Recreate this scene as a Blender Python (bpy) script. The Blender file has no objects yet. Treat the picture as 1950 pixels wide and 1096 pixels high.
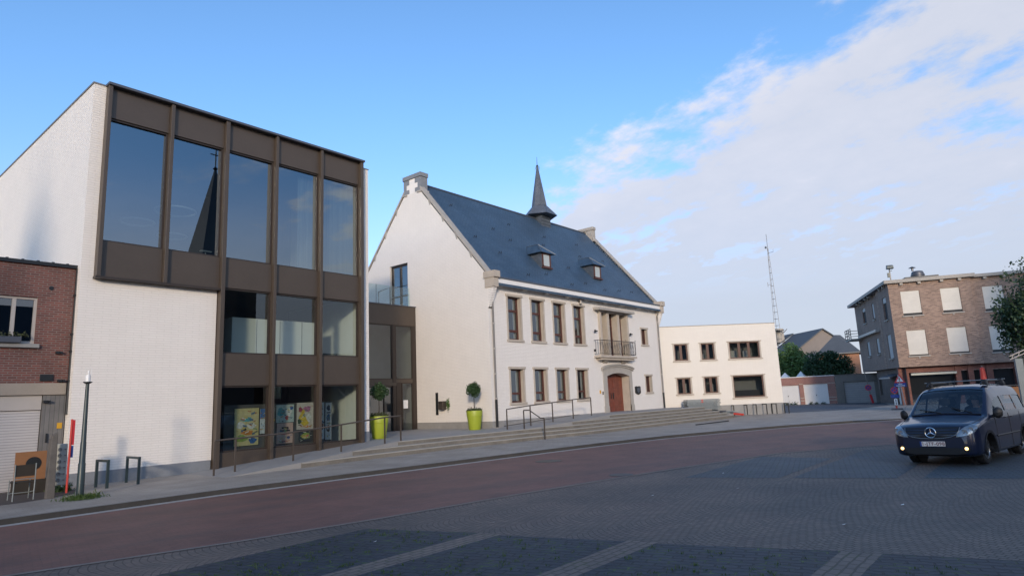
import bpy, math, random
from math import sin, cos, radians as R, pi, sqrt
from mathutils import Vector as V, Matrix
random.seed(11)
SC = bpy.context.scene
COL = SC.collection
WL = {}          # world location of each object's origin

# ------------------------------------------------------------------ helpers
def tag(o, label=None, cat=None, group=None, kind=None):
    if label: o['label'] = label
    if cat: o['category'] = cat
    if group: o['group'] = group
    if kind: o['kind'] = kind
    return o

def thing(name, loc, label, cat, group=None, rz=0.0):
    o = bpy.data.objects.new(name, None); COL.objects.link(o)
    o.empty_display_size = 0.3
    o.location = loc; o.rotation_euler = (0, 0, rz)
    WL[o.name] = V(loc)
    return tag(o, label, cat, group)

class Fr:
    """a vertical working plane: O origin, U along, N outward"""
    def __init__(s, O, U, N):
        s.O = V(O); s.U = V(U).normalized(); s.N = V(N).normalized()
    def p(s, u, o, z):
        return s.O + s.U * u + s.N * o + V((0, 0, z))

WX = Fr((0, 0, 0), (1, 0, 0), (0, -1, 0))      # faces the square: u = X, o = -Y

class MB:
    def __init__(s): s.v = []; s.f = []; s.m = []
    def vert(s, p): s.v.append(V(p)); return len(s.v) - 1
    def face(s, pts, mi=0):
        i = [s.vert(p) for p in pts]; s.f.append(i); s.m.append(mi); return s
    def hexa(s, c, mi=0):
        """8 corners: bottom 4 counter-clockwise, top 4"""
        b = [s.vert(p) for p in c]
        for q in ((3, 2, 1, 0), (4, 5, 6, 7), (0, 1, 5, 4), (1, 2, 6, 5), (2, 3, 7, 6), (3, 0, 4, 7)):
            s.f.append([b[k] for k in q]); s.m.append(mi)
        return s
    def box(s, fr, u0, u1, o0, o1, z0, z1, mi=0):
        P = fr.p
        return s.hexa([P(u0, o1, z0), P(u1, o1, z0), P(u1, o0, z0), P(u0, o0, z0),
                       P(u0, o1, z1), P(u1, o1, z1), P(u1, o0, z1), P(u0, o0, z1)], mi)
    def bx(s, x0, x1, y0, y1, z0, z1, mi=0):
        return s.hexa([(x0, y0, z0), (x1, y0, z0), (x1, y1, z0), (x0, y1, z0),
                       (x0, y0, z1), (x1, y0, z1), (x1, y1, z1), (x0, y1, z1)], mi)
    def prism(s, poly, z0, z1, mi=0):
        """poly: list of (x,y) counter-clockwise"""
        n = len(poly)
        a = [s.vert((x, y, z0)) for x, y in poly]; b = [s.vert((x, y, z1)) for x, y in poly]
        s.f.append(a[::-1]); s.f.append(b); s.m += [mi, mi]
        for i in range(n):
            j = (i + 1) % n
            s.f.append([a[i], a[j], b[j], b[i]]); s.m.append(mi)
        return s
    def extr(s, pts, d, mi=0):
        """closed planar outline (3d points) pushed along vector d"""
        n = len(pts); d = V(d)
        a = [s.vert(p) for p in pts]; b = [s.vert(V(p) + d) for p in pts]
        s.f.append(a[::-1]); s.f.append(b); s.m += [mi, mi]
        for i in range(n):
            j = (i + 1) % n
            s.f.append([a[i], a[j], b[j], b[i]]); s.m.append(mi)
        return s
    def tube(s, pts, r, n=8, mi=0, r2=None, cap=True):
        pts = [V(p) for p in pts]; rings = []
        for i, p in enumerate(pts):
            d = (pts[min(i + 1, len(pts) - 1)] - pts[max(i - 1, 0)]).normalized()
            a = V((0, 0, 1)) if abs(d.z) < .9 else V((1, 0, 0))
            e = d.cross(a).normalized(); g = d.cross(e)
            rr = r if r2 is None else r + (r2 - r) * i / max(1, len(pts) - 1)
            rings.append([s.vert(p + (e * cos(2 * pi * k / n) + g * sin(2 * pi * k / n)) * rr) for k in range(n)])
        for a, b in zip(rings, rings[1:]):
            for k in range(n):
                s.f.append([a[k], a[(k + 1) % n], b[(k + 1) % n], b[k]]); s.m.append(mi)
        if cap:
            s.f.append(rings[0][::-1]); s.f.append(rings[-1]); s.m += [mi, mi]
        return s
    def lathe(s, c, prof, n=20, mi=0, cap=True):
        """prof: (radius, z) going up, around vertical axis at c"""
        c = V(c); rings = []
        for r, z in prof:
            rings.append([s.vert(c + V((r * cos(2 * pi * k / n), r * sin(2 * pi * k / n), z))) for k in range(n)])
        for a, b in zip(rings, rings[1:]):
            for k in range(n):
                s.f.append([a[k], a[(k + 1) % n], b[(k + 1) % n], b[k]]); s.m.append(mi)
        if cap:
            s.f.append(rings[0][::-1]); s.f.append(rings[-1]); s.m += [mi, mi]
        return s
    def disc(s, c, n_, r, d, seg=24, mi=0):
        """short cylinder: centre c, axis n_, thickness d"""
        n_ = V(n_).normalized(); return s.tube([V(c), V(c) + n_ * d], r, seg, mi)
    def torus(s, c, ax, R_, r, n=28, k=8, mi=0):
        ax = V(ax).normalized(); a = V((0, 0, 1)) if abs(ax.z) < .9 else V((1, 0, 0))
        e = ax.cross(a).normalized(); g = ax.cross(e); c = V(c); rings = []
        for i in range(n):
            t = 2 * pi * i / n; d = e * cos(t) + g * sin(t)
            rings.append([s.vert(c + d * (R_ + r * cos(2 * pi * j / k)) + ax * r * sin(2 * pi * j / k)) for j in range(k)])
        for i in range(n):
            A, B = rings[i], rings[(i + 1) % n]
            for j in range(k):
                s.f.append([A[j], B[j], B[(j + 1) % k], A[(j + 1) % k]]); s.m.append(mi)
        return s
    def wall(s, fr, u0, u1, z0, z1, holes=(), depth=.2, mi=0, mr=None, top=None):
        """flat wall in plane o=0 with rectangular holes (u0,u1,z0,z1[,depth]) and their reveals"""
        us = sorted({u0, u1, *[h[0] for h in holes], *[h[1] for h in holes]})
        zs = sorted({z0, z1, *[h[2] for h in holes], *[h[3] for h in holes]})
        for a, b in zip(us, us[1:]):
            for c, d in zip(zs, zs[1:]):
                m_, n_ = (a + b) / 2, (c + d) / 2
                if any(h[0] < m_ < h[1] and h[2] < n_ < h[3] for h in holes): continue
                s.face([fr.p(a, 0, c), fr.p(b, 0, c), fr.p(b, 0, d), fr.p(a, 0, d)], mi)
        for h in holes:
            e = h[4] if len(h) > 4 else depth
            A, B, C, D = [(h[0], h[2]), (h[1], h[2]), (h[1], h[3]), (h[0], h[3])]
            for (p, q) in ((A, B), (B, C), (C, D), (D, A)):
                s.face([fr.p(p[0], 0, p[1]), fr.p(p[0], -e, p[1]), fr.p(q[0], -e, q[1]), fr.p(q[0], 0, q[1])], mi if mr is None else mr)
        return s
    def build(s, name, mats, parent=None, smooth=False, bevel=0, local=False, solid=0):
        me = bpy.data.meshes.new(name)
        off = V((0, 0, 0))
        if parent is not None and not local: off = WL[parent.name]
        me.from_pydata([tuple(p - off) for p in s.v], [], s.f)
        if not isinstance(mats, (list, tuple)): mats = [mats]
        for m in mats: me.materials.append(m)
        for p, k in zip(me.polygons, s.m):
            p.material_index = k; p.use_smooth = bool(smooth)
        if smooth and smooth is not True:
            me.set_sharp_from_angle(angle=R(smooth))
        me.update()
        o = bpy.data.objects.new(name, me); COL.objects.link(o)
        if parent is not None: o.parent = parent
        WL[o.name] = off
        if bevel:
            b = o.modifiers.new('bevel', 'BEVEL'); b.width = bevel; b.segments = 2; b.limit_method = 'ANGLE'
        return o

def copy_tree(o, parent=None):
    c = o.copy(); COL.objects.link(c)
    if parent is not None: c.parent = parent
    for ch in list(o.children): copy_tree(ch, c)
    return c

# ------------------------------------------------------------------ materials
class NT:
    def __init__(s, nt): s.t = nt; s.n = nt.nodes; s.l = nt.links
    def new(s, ty, **kw):
        x = s.n.new(ty)
        for k, v in kw.items():
            if k.startswith('i_'):
                key = k[2:]; key = int(key) if key.isdigit() else key.replace('_', ' ')
                s.put(x.inputs[key], v)
            else: setattr(x, k, v)
        return x
    def put(s, sock, v):
        if hasattr(v, 'is_output') or isinstance(v, bpy.types.NodeSocket): s.l.new(v, sock)
        elif isinstance(v, (tuple, list)) and len(v) == 3 and sock.type == 'RGBA': sock.default_value = (*v, 1)
        else: sock.default_value = v
    def math(s, op, a, b=None, c=None, clamp=False):
        x = s.n.new('ShaderNodeMath'); x.operation = op; x.use_clamp = clamp
        s.put(x.inputs[0], a)
        if b is not None: s.put(x.inputs[1], b)
        if c is not None: s.put(x.inputs[2], c)
        return x.outputs[0]
    def mix(s, f, a, b, mode='MIX'):
        x = s.n.new('ShaderNodeMix'); x.data_type = 'RGBA'; x.blend_type = mode
        s.put(x.inputs[0], f); s.put(x.inputs[6], a); s.put(x.inputs[7], b)
        return x.outputs[2]
    def ramp(s, f, stops):
        x = s.n.new('ShaderNodeValToRGB'); s.put(x.inputs[0], f)
        e = x.color_ramp.elements
        while len(e) < len(stops): e.new(.5)
        for q, (p, c) in zip(e, stops):
            q.position = p; q.color = (*c, 1) if isinstance(c, tuple) else (c, c, c, 1)
        return x.outputs[0]
    def maprange(s, v, a, b, c=0., d=1., smooth=False):
        x = s.n.new('ShaderNodeMapRange'); x.interpolation_type = 'SMOOTHSTEP' if smooth else 'LINEAR'
        for k, q in enumerate((v, a, b, c, d)): s.put(x.inputs[k], q)
        return x.outputs[0]
    def noise(s, vec, sc, det=4, rough=.55):
        x = s.n.new('ShaderNodeTexNoise'); x.inputs['Scale'].default_value = sc
        x.inputs['Detail'].default_value = det; x.inputs['Roughness'].default_value = rough
        if vec is not None: s.l.new(vec, x.inputs['Vector'])
        return x.outputs['Fac']

def base_mat(name):
    m = bpy.data.materials.new(name); m.use_nodes = True
    N = NT(m.node_tree); b = N.n['Principled BSDF']
    return m, N, b

def pos(N, local=False):
    if local: return N.new('ShaderNodeTexCoord').outputs['Object']
    return N.new('ShaderNodeNewGeometry').outputs['Position']

def vscale(N, v, s):
    x = N.new('ShaderNodeVectorMath', operation='MULTIPLY'); N.l.new(v, x.inputs[0]); x.inputs[1].default_value = s
    return x.outputs[0]

def mat(name, col, rough=.6, metal=0., var=.12, scale=3., bump=0., bscale=30., local=False, spec=.5, coat=0.):
    m, N, b = base_mat(name)
    p = pos(N, local)
    f = N.noise(p, scale, 5, .6)
    f2 = N.noise(p, scale * 9, 3, .6)
    f = N.math('ADD', N.math('MULTIPLY', f, .65), N.math('MULTIPLY', f2, .35))
    c = N.ramp(f, [(.25, tuple(x * (1 - var) for x in col)), (.75, tuple(min(1, x * (1 + var)) for x in col))])
    N.l.new(c, b.inputs['Base Color'])
    b.inputs['Roughness'].default_value = rough; b.inputs['Metallic'].default_value = metal
    b.inputs['Specular IOR Level'].default_value = spec
    b.inputs['Coat Weight'].default_value = coat
    if bump:
        bp = N.new('ShaderNodeBump', i_Strength=bump, i_Distance=.02)
        N.l.new(N.noise(p, bscale, 4, .6), bp.inputs['Height']); N.l.new(bp.outputs[0], b.inputs['Normal'])
    return m

def dotuv(N, p, U):
    d = N.new('ShaderNodeVectorMath', operation='DOT_PRODUCT'); N.l.new(p, d.inputs[0]); d.inputs[1].default_value = tuple(U)
    return d.outputs['Value']

def brick(name, U, c1, c2, cm, bw=.22, bh=.072, mort=.012, bump=.4, rough=.8, var=.1, dirt=.0, dcol=(.2, .18, .15), offs=.5, vscl=1.5, soft=.1):
    """brick courses on a vertical wall running along U (or on any plane if U is a pair of vectors)"""
    m, N, b = base_mat(name)
    p = pos(N)
    if isinstance(U[0], (tuple, list)): u, v = dotuv(N, p, U[0]), dotuv(N, p, U[1])
    else: u, v = dotuv(N, p, U), dotuv(N, p, (0, 0, 1))
    w = N.new('ShaderNodeCombineXYZ'); N.l.new(u, w.inputs[0]); N.l.new(v, w.inputs[1])
    t = N.new('ShaderNodeTexBrick', offset=offs); N.l.new(w.outputs[0], t.inputs['Vector'])
    for k, x in (('Scale', 1.), ('Mortar Size', mort), ('Brick Width', bw), ('Row Height', bh), ('Mortar Smooth', soft), ('Bias', 0.)):
        t.inputs[k].default_value = x
    for k, x in (('Color1', c1), ('Color2', c2), ('Mortar', cm)): t.inputs[k].default_value = (*x, 1)
    f = N.noise(p, vscl, 5, .6)
    c = N.mix(1., t.outputs['Color'], N.ramp(f, [(.3, (1 - var,) * 3), (.7, (1 + var,) * 3)]), 'MULTIPLY')
    if dirt:
        st = N.noise(vscale(N, p, (1.4, 1.4, .5)), 1.2, 5, .65)
        c = N.mix(N.math('MULTIPLY', N.maprange(st, .48, .75, smooth=True), dirt), c, dcol)
    N.l.new(c, b.inputs['Base Color'])
    b.inputs['Roughness'].default_value = rough
    h = N.math('ADD', N.math('MULTIPLY', t.outputs['Fac'], -1.), N.math('MULTIPLY', N.noise(p, 25, 3), .6))
    bp = N.new('ShaderNodeBump', i_Strength=bump, i_Distance=.012)
    N.l.new(h, bp.inputs['Height']); N.l.new(bp.outputs[0], b.inputs['Normal'])
    return m

def glass(name, tint=(.5, .53, .55), refl=.12, rough=0.0, rcol=(.9, .95, 1.)):
    """a coated pane: clear through, with a mirror layer that grows towards grazing"""
    m = bpy.data.materials.new(name); m.use_nodes = True
    N = NT(m.node_tree); N.n.clear()
    tr = N.new('ShaderNodeBsdfTransparent', i_Color=(*tint, 1))
    gl = N.new('ShaderNodeBsdfGlossy', i_Color=(*rcol, 1), i_Roughness=rough)
    g = N.new('ShaderNodeNewGeometry')
    dt = N.new('ShaderNodeVectorMath', operation='DOT_PRODUCT'); N.l.new(g.outputs['Incoming'], dt.inputs[0]); N.l.new(g.outputs['Normal'], dt.inputs[1])
    c = N.math('SUBTRACT', 1., N.math('ABSOLUTE', dt.outputs['Value']), clamp=True)
    f = N.math('ADD', N.math('MULTIPLY', N.math('POWER', c, 5.), .9 - refl), refl + .04, clamp=True)
    mx = N.new('ShaderNodeMixShader'); N.l.new(f, mx.inputs[0]); N.l.new(tr.outputs[0], mx.inputs[1]); N.l.new(gl.outputs[0], mx.inputs[2])
    o = N.new('ShaderNodeOutputMaterial'); N.l.new(mx.outputs[0], o.inputs[0])
    return m

def emit(name, col, s):
    m = bpy.data.materials.new(name); m.use_nodes = True
    N = NT(m.node_tree); b = N.n['Principled BSDF']
    b.inputs['Base Color'].default_value = (*col, 1); b.inputs['Emission Color'].default_value = (*col, 1)
    b.inputs['Emission Strength'].default_value = s
    return m

def fan_cobbles(name, c1, c2, cm):
    """small setts laid in segmental arcs"""
    m, N, b = base_mat(name)
    p = pos(N)
    A = R(-15)
    x = dotuv(N, p, (cos(A), sin(A), 0)); y = dotuv(N, p, (-sin(A), cos(A), 0))
    jit = N.noise(p, 1.3, 2)
    W, RR = 1.25, .95
    cell = N.math('DIVIDE', y, W)
    u = N.math('MULTIPLY', N.math('SUBTRACT', N.math('FRACT', cell), .5), W)
    arc = N.math('SQRT', N.math('SUBTRACT', RR * RR, N.math('MULTIPLY', u, u)))
    v = N.math('ADD', N.math('ADD', x, arc), N.math('MULTIPLY', jit, .1))
    a = N.math('ADD', N.math('MULTIPLY', N.math('ARCSINE', N.math('DIVIDE', u, RR)), RR), N.math('MULTIPLY', N.math('FLOOR', cell), 7.31))
    w = N.new('ShaderNodeCombineXYZ'); N.l.new(a, w.inputs[0]); N.l.new(v, w.inputs[1])
    t = N.new('ShaderNodeTexBrick', offset=.5); N.l.new(w.outputs[0], t.inputs['Vector'])
    for k, q in (('Scale', 1.), ('Mortar Size', .009), ('Brick Width', .105), ('Row Height', .1), ('Mortar Smooth', .5), ('Bias', 0.)):
        t.inputs[k].default_value = q
    for k, q in (('Color1', c1), ('Color2', c2), ('Mortar', cm)): t.inputs[k].default_value = (*q, 1)
    big = N.noise(p, .35, 5, .6)
    c = N.mix(1., t.outputs['Color'], N.ramp(big, [(.3, (.66, .69, .72)), (.7, (1.26, 1.18, 1.12))]), 'MULTIPLY')
    red = N.maprange(N.noise(p, 1.1, 4, .7), .52, .72)
    c = N.mix(N.math('MULTIPLY', red, .35), c, (.12, .075, .068))
    N.l.new(c, b.inputs['Base Color'])
    h = N.math('ADD', N.math('MULTIPLY', t.outputs['Fac'], -1.), N.math('MULTIPLY', N.noise(p, 18, 3), .8))
    bp = N.new('ShaderNodeBump', i_Strength=.6, i_Distance=.018)
    N.l.new(h, bp.inputs['Height']); N.l.new(bp.outputs[0], b.inputs['Normal'])
    b.inputs['Roughness'].default_value = .72
    return m

def setts(name, c1, c2, cm, moss=(.06, .11, .02), mossy=.5, ang=0., bw=.2, bh=.12, mort=.014):
    m, N, b = base_mat(name)
    p = pos(N)
    wob = N.noise(p, 2.2, 2)
    x = dotuv(N, p, (cos(ang), sin(ang), 0)); y = dotuv(N, p, (-sin(ang), cos(ang), 0))
    w = N.new('ShaderNodeCombineXYZ'); N.l.new(N.math('ADD', x, N.math('MULTIPLY', wob, .05)), w.inputs[0])
    N.l.new(N.math('ADD', y, N.math('MULTIPLY', wob, .06)), w.inputs[1])
    t = N.new('ShaderNodeTexBrick', offset=.5); N.l.new(w.outputs[0], t.inputs['Vector'])
    for k, q in (('Scale', 1.), ('Mortar Size', mort), ('Brick Width', bw), ('Row Height', bh), ('Mortar Smooth', .4), ('Bias', 0.)):
        t.inputs[k].default_value = q
    for k, q in (('Color1', c1), ('Color2', c2), ('Mortar', cm)): t.inputs[k].default_value = (*q, 1)
    f = N.noise(p, .8, 5, .6)
    c = N.mix(1., t.outputs['Color'], N.ramp(f, [(.3, (.8,) * 3), (.7, (1.2,) * 3)]), 'MULTIPLY')
    if mossy:
        g = N.math('MULTIPLY', t.outputs['Fac'], N.maprange(N.noise(p, 3.1, 4, .7), .5, .64), clamp=True)
        c = N.mix(N.math('MULTIPLY', g, mossy), c, moss)
    N.l.new(c, b.inputs['Base Color'])
    h = N.math('ADD', N.math('MULTIPLY', t.outputs['Fac'], -1.), N.math('MULTIPLY', N.noise(p, 14, 3), .7))
    bp = N.new('ShaderNodeBump', i_Strength=.7, i_Distance=.02)
    N.l.new(h, bp.inputs['Height']); N.l.new(bp.outputs[0], b.inputs['Normal'])
    b.inputs['Roughness'].default_value = .68
    return m

def stain_road(m):
    N = NT(m.node_tree); b = N.n['Principled BSDF']; src = b.inputs['Base Color'].links[0].from_socket
    p = pos(N)
    A = R(-14)
    al = dotuv(N, p, (cos(A), sin(A), 0)); ac = dotuv(N, p, (-sin(A), cos(A), 0))
    w = N.new('ShaderNodeCombineXYZ'); N.l.new(N.math('MULTIPLY', al, .10), w.inputs[0]); N.l.new(N.math('MULTIPLY', ac, .9), w.inputs[1])
    f = N.noise(w.outputs[0], 1., 5, .6)
    f2 = N.noise(p, .55, 6, .7)
    c = N.mix(N.maprange(f, .45, .72, 0, .55, True), src, (.085, .062, .056))
    c = N.mix(N.maprange(f2, .58, .74, 0, .5, True), c, (.07, .06, .057))
    N.l.new(c, b.inputs['Base Color'])

def leafmat(name, c, c2, trans=.25):
    m, N, b = base_mat(name)
    p = pos(N)
    f = N.noise(p, 1.7, 4, .7)
    f2 = N.new('ShaderNodeNewGeometry').outputs['Random Per Island']
    col = N.mix(N.math('ADD', N.math('MULTIPLY', f, .6), N.math('MULTIPLY', f2, .45), clamp=True), c, c2)
    N.l.new(col, b.inputs['Base Color']); b.inputs['Roughness'].default_value = .55
    b.inputs['Transmission Weight'].default_value = 0.
    tr = N.new('ShaderNodeBsdfTranslucent'); N.l.new(col, tr.inputs[0])
    mx = N.new('ShaderNodeMixShader', i_0=trans)
    N.l.new(b.outputs[0], mx.inputs[1]); N.l.new(tr.outputs[0], mx.inputs[2])
    N.l.new(mx.outputs[0], N.n['Material Output'].inputs[0])
    return m

M = {}
PW1, PW2, PWM = (.80, .76, .71), (.785, .745, .695), (.725, .69, .64)
M['white_x'] = brick('white_brick_front', (1, 0, 0), PW1, PW2, PWM, .44, .075, .013, .8, .75, .022, .05, (.62, .585, .53))
M['white_y'] = brick('white_brick_side', (0, 1, 0), PW1, PW2, PWM, .44, .075, .013, .8, .75, .022, .05, (.62, .585, .53))
M['white_plain'] = mat('white_paint', (.79, .755, .71), .6, 0, .05, 2, .15, 40)
DR = V((-.6907, .7231, 0)); NR = V((-.7231, -.6907, 0))
M['cream_r'] = brick('cream_brick', tuple(DR), (.735, .69, .62), (.715, .67, .60), (.655, .61, .54), .44, .075, .01, .5, .75, .02, .04, (.6, .56, .5))
M['bronze'] = mat('bronze_cladding', (.088, .069, .054), .42, .3, .10, 1.2, .05, 60)
M['bronze_dark'] = mat('dark_bronze', (.055, .043, .036), .4, .4, .10, 2.)
M['capping'] = mat('roof_capping', (.10, .105, .12), .45, .5, .1, 2)
M['bluestone'] = mat('bluestone', (.20, .215, .235), .7, 0, .16, 2.5, .2, 30)
M['plinth_stone'] = mat('plinth_stone', (.26, .255, .245), .8, 0, .2, 2., .25, 30)
M['sandstone'] = mat('sandstone', (.44, .385, .32), .8, 0, .16, 2.2, .25, 35)
M['sandstone_grey'] = mat('grey_stone', (.36, .335, .30), .8, 0, .18, 2.2, .25, 35)
M['slate'] = brick('slate', ((1, 0, 0), (0, .651, .759)), (.036, .070, .114), (.052, .090, .136), (.022, .042, .070), .26, .15, .012, .6, .5, .2, .3, (.065, .095, .13), vscl=.6)
M['slate_y'] = brick('slate_side', ((0, 1, 0), (0, 0, 1)), (.07, .085, .105), (.09, .105, .13), (.04, .05, .06), .2, .12, .008, .5, .5, .12)
M['slate_x'] = brick('slate_steeple', ((.7, -.7, 0), (0, 0, 1)), (.085, .10, .125), (.105, .12, .15), (.05, .06, .075), .16, .1, .008, .4, .5, .12)
M['red_wood'] = mat('red_brown_wood', (.085, .03, .022), .5, 0, .2, 6, .1, 60)
M['door_wood'] = brick('door_boards', (1, 0, 0), (.20, .060, .036), (.165, .046, .029), (.07, .02, .014), .14, 1.2, .006, .3, .45, .22, vscl=4)
M['brown_frame'] = mat('brown_wood_frame', (.10, .05, .034), .5, 0, .2, 5)
M['glass_m'] = glass('tinted_glass', (.42, .48, .50), .22, 0., (.82, .94, 1.))
M['glass_g'] = glass('shop_glass', (.66, .72, .70), .06, 0., (.85, .95, 1.))
M['glass_t'] = glass('window_glass', (.56, .58, .58), .13)
M['glass_rail'] = glass('balustrade_glass', (.86, .93, .92), .03)
M['glass_link'] = glass('milky_glass', (.5, .55, .54), .07, .04)
M['room'] = mat('room_wall', (.085, .085, .085), .9, 0, .08)
M['room_mid'] = mat('pale_room_wall', (.36, .37, .35), .9, 0, .12, 1.5)
M['room_white'] = mat('white_room_wall', (.72, .74, .70), .8, 0, .04)
M['room_floor'] = mat('room_floor', (.16, .15, .14), .6, 0, .1)
M['room_dark'] = mat('dark_room', (.05, .052, .055), .9, 0, .1)
M['curtain'] = mat('curtain_cloth', (.42, .47, .48), .9, 0, .06)
M['black_metal'] = mat('black_metal', (.022, .024, .026), .45, .3, .1)
M['rail_metal'] = mat('brown_rail_metal', (.105, .085, .07), .45, .5, .12, 6)
M['zinc'] = mat('zinc_pipe', (.23, .22, .21), .5, .5, .15, 3)
M['white_trim'] = mat('white_trim', (.74, .73, .71), .5, 0, .04)
M['lead'] = mat('lead_sheet', (.085, .10, .125), .45, .3, .12)
M['green_black'] = mat('green_black_paint', (.028, .045, .048), .4, .1, .12, 5)
M['red_brick'] = brick('red_brick', (1, 0, 0), (.185, .062, .048), (.115, .044, .038), (.17, .13, .115), .21, .065, .012, .5, .85, .18, .3, (.06, .035, .03))
M['beige_concrete'] = mat('beige_concrete', (.30, .26, .215), .85, 0, .12, 2, .2)
M['grey_wood'] = brick('grey_boards', (1, 0, 0), (.17, .165, .16), (.145, .14, .135), (.08, .08, .08), .11, 3., .006, .3, .8, .18)
M['roller'] = brick('roller_slats', (1, 0, 0), (.52, .49, .47), (.50, .47, .45), (.30, .28, .27), 4., .075, .008, .5, .5, .05)
M['white_pvc'] = mat('white_pvc', (.44, .40, .36), .45, 0, .05)
dB = V((.3746, -.9272, 0)); nB = V((-.9272, -.3746, 0))
M['b_front'] = brick('mixed_brick_front', tuple(dB), (.38, .25, .185), (.19, .12, .092), (.30, .235, .19), .27, .088, .016, .8, .85, .12)
M['b_side'] = brick('mixed_brick_side', tuple(nB), (.30, .205, .165), (.22, .155, .125), (.22, .175, .145), .24, .078, .012, .4, .85, .12)
M['b_red'] = brick('shop_red_brick', tuple(dB), (.24, .085, .06), (.17, .06, .045), (.15, .10, .085), .22, .075, .012, .4, .85, .15)
M['b_grey'] = brick('side_low_brick', tuple(nB), (.17, .13, .11), (.13, .10, .09), (.13, .11, .10), .22, .075, .012, .3, .85, .15)
M['shutter'] = brick('shutter_slats', tuple(dB), (.60, .57, .51), (.58, .55, .49), (.40, .38, .34), 5., .05, .004, .4, .5, .05)
M['cornice'] = mat('cornice_concrete', (.36, .33, .29), .8, 0, .12, 2)
M['g_brick'] = brick('garage_red_brick', (0, 1, 0), (.30, .10, .075), (.22, .075, .06), (.36, .27, .23), .22, .072, .013, .3, .85, .12)
M['white_door'] = brick('white_garage_door', (0, 1, 0), (.70, .69, .67), (.68, .67, .65), (.52, .51, .5), .12, 4, .004, .2, .5, .04)
M['grey_door'] = brick('grey_garage_door', (0, 1, 0), (.27, .275, .28), (.26, .265, .27), (.17, .175, .18), 4, .22, .01, .3, .5, .06)
M['grey_concrete'] = mat('grey_concrete', (.16, .15, .135), .85, 0, .15, 1.5)
M['roof_tile'] = mat('far_roof_tile', (.085, .095, .105), .8, 0, .15, 1.2, .3, 12)
M['orange_brick'] = brick('orange_brick', (0, 1, 0), (.42, .19, .10), (.36, .16, .085), (.33, .2, .14), .22, .075, .012, .2, .85, .08)
M['grey_brick'] = mat('far_grey_brick', (.22, .19, .17), .85, 0, .1, 2)
M['lime'] = mat('lime_plastic', (.30, .36, .03), .45, 0, .05, 3)
M['soil'] = mat('soil', (.03, .025, .02), .95)
M['bark'] = mat('bark', (.06, .05, .04), .9, 0, .25, 8)
M['leaf_pot'] = leafmat('pot_leaves', (.022, .055, .02), (.06, .12, .04))
M['leaf_low'] = leafmat('low_pot_leaves', (.05, .06, .03), (.09, .11, .045))
M['leaf_a'] = leafmat('pale_green_leaves', (.06, .13, .035), (.13, .215, .065))
M['leaf_b'] = leafmat('deep_green_leaves', (.016, .05, .024), (.04, .09, .035))
M['leaf_c'] = leafmat('dark_tree_leaves', (.022, .048, .022), (.055, .10, .04))
M['grass'] = leafmat('grass_blades', (.04, .08, .015), (.09, .14, .03))
M['galv'] = mat('galvanised_steel', (.19, .215, .22), .6, .2, .18, 4)
M['red_paint'] = mat('red_paint', (.52, .05, .035), .5, 0, .1, 4)
M['ochre'] = mat('ochre_board', (.24, .11, .045), .7, 0, .12, 4)
M['old_wood'] = mat('old_grey_wood', (.115, .105, .095), .9, 0, .25, 5, .4, 25)
M['pale_plastic'] = mat('pale_plastic', (.42, .42, .36), .5, 0, .08)
M['blue_sign'] = mat('blue_sign', (.015, .05, .24), .4, 0, .05)
M['red_sign'] = mat('red_sign', (.55, .03, .04), .4, 0, .05)
M['white_sign'] = mat('white_sign', (.75, .75, .73), .4, 0, .03)
M['yellow'] = mat('yellow_plate', (.55, .30, .02), .5, 0, .08)
# ground
M['road'] = setts('red_clinker_road', (.205, .096, .070), (.165, .083, .062), (.142, .076, .060), mossy=0, ang=R(-12), bw=.21, bh=.075, mort=.008)
stain_road(M['road'])
M['cobble'] = fan_cobbles('fan_setts', (.185, .145, .118), (.128, .106, .090), (.066, .055, .046))
M['patch'] = setts('dark_blue_setts', (.028, .032, .041), (.040, .043, .052), (.016, .018, .022), (.07, .12, .022), .95, R(105), .26, .13, .016)
M['strip'] = setts('pale_strip_setts', (.185, .140, .112), (.15, .115, .095), (.085, .07, .055), (.06, .09, .02), .55, R(0), .2, .11, .014)
M['pave'] = setts('grey_pavers', (.32, .285, .245), (.295, .262, .225), (.235, .212, .182), mossy=0, ang=R(-8), bw=.3, bh=.15, mort=.008)
M['plaza'] = mat('plaza_stone', (.27, .262, .25), .7, 0, .16, .7, .15, 20)
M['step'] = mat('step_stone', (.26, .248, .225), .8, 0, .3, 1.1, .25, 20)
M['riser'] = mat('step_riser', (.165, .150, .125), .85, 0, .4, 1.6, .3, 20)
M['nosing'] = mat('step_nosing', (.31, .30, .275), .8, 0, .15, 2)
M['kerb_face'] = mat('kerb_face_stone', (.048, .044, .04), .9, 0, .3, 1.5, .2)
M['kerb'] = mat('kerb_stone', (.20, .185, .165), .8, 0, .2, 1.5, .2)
M['border'] = mat('border_stone', (.21, .175, .15), .8, 0, .3, 2.5, .2)
M['gutter'] = mat('gutter_concrete', (.40, .37, .335), .8, 0, .15, 1.5, .2)
M['forecourt'] = setts('forecourt_pavers', (.105, .103, .11), (.09, .088, .095), (.06, .06, .062), mossy=0, ang=R(20), bw=.2, bh=.1)
M['earth'] = mat('far_ground', (.12, .115, .10), .9, 0, .2, .3)
M['yard'] = mat('brown_yard', (.075, .062, .055), .9, 0, .3, 3, .4, 20)
# ================================================================== the setting
def sheet(name, poly, z, m, kind='structure'):
    mb = MB(); mb.face([(x, y, z) for x, y in poly]); return tag(mb.build(name, m), kind=kind)

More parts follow.
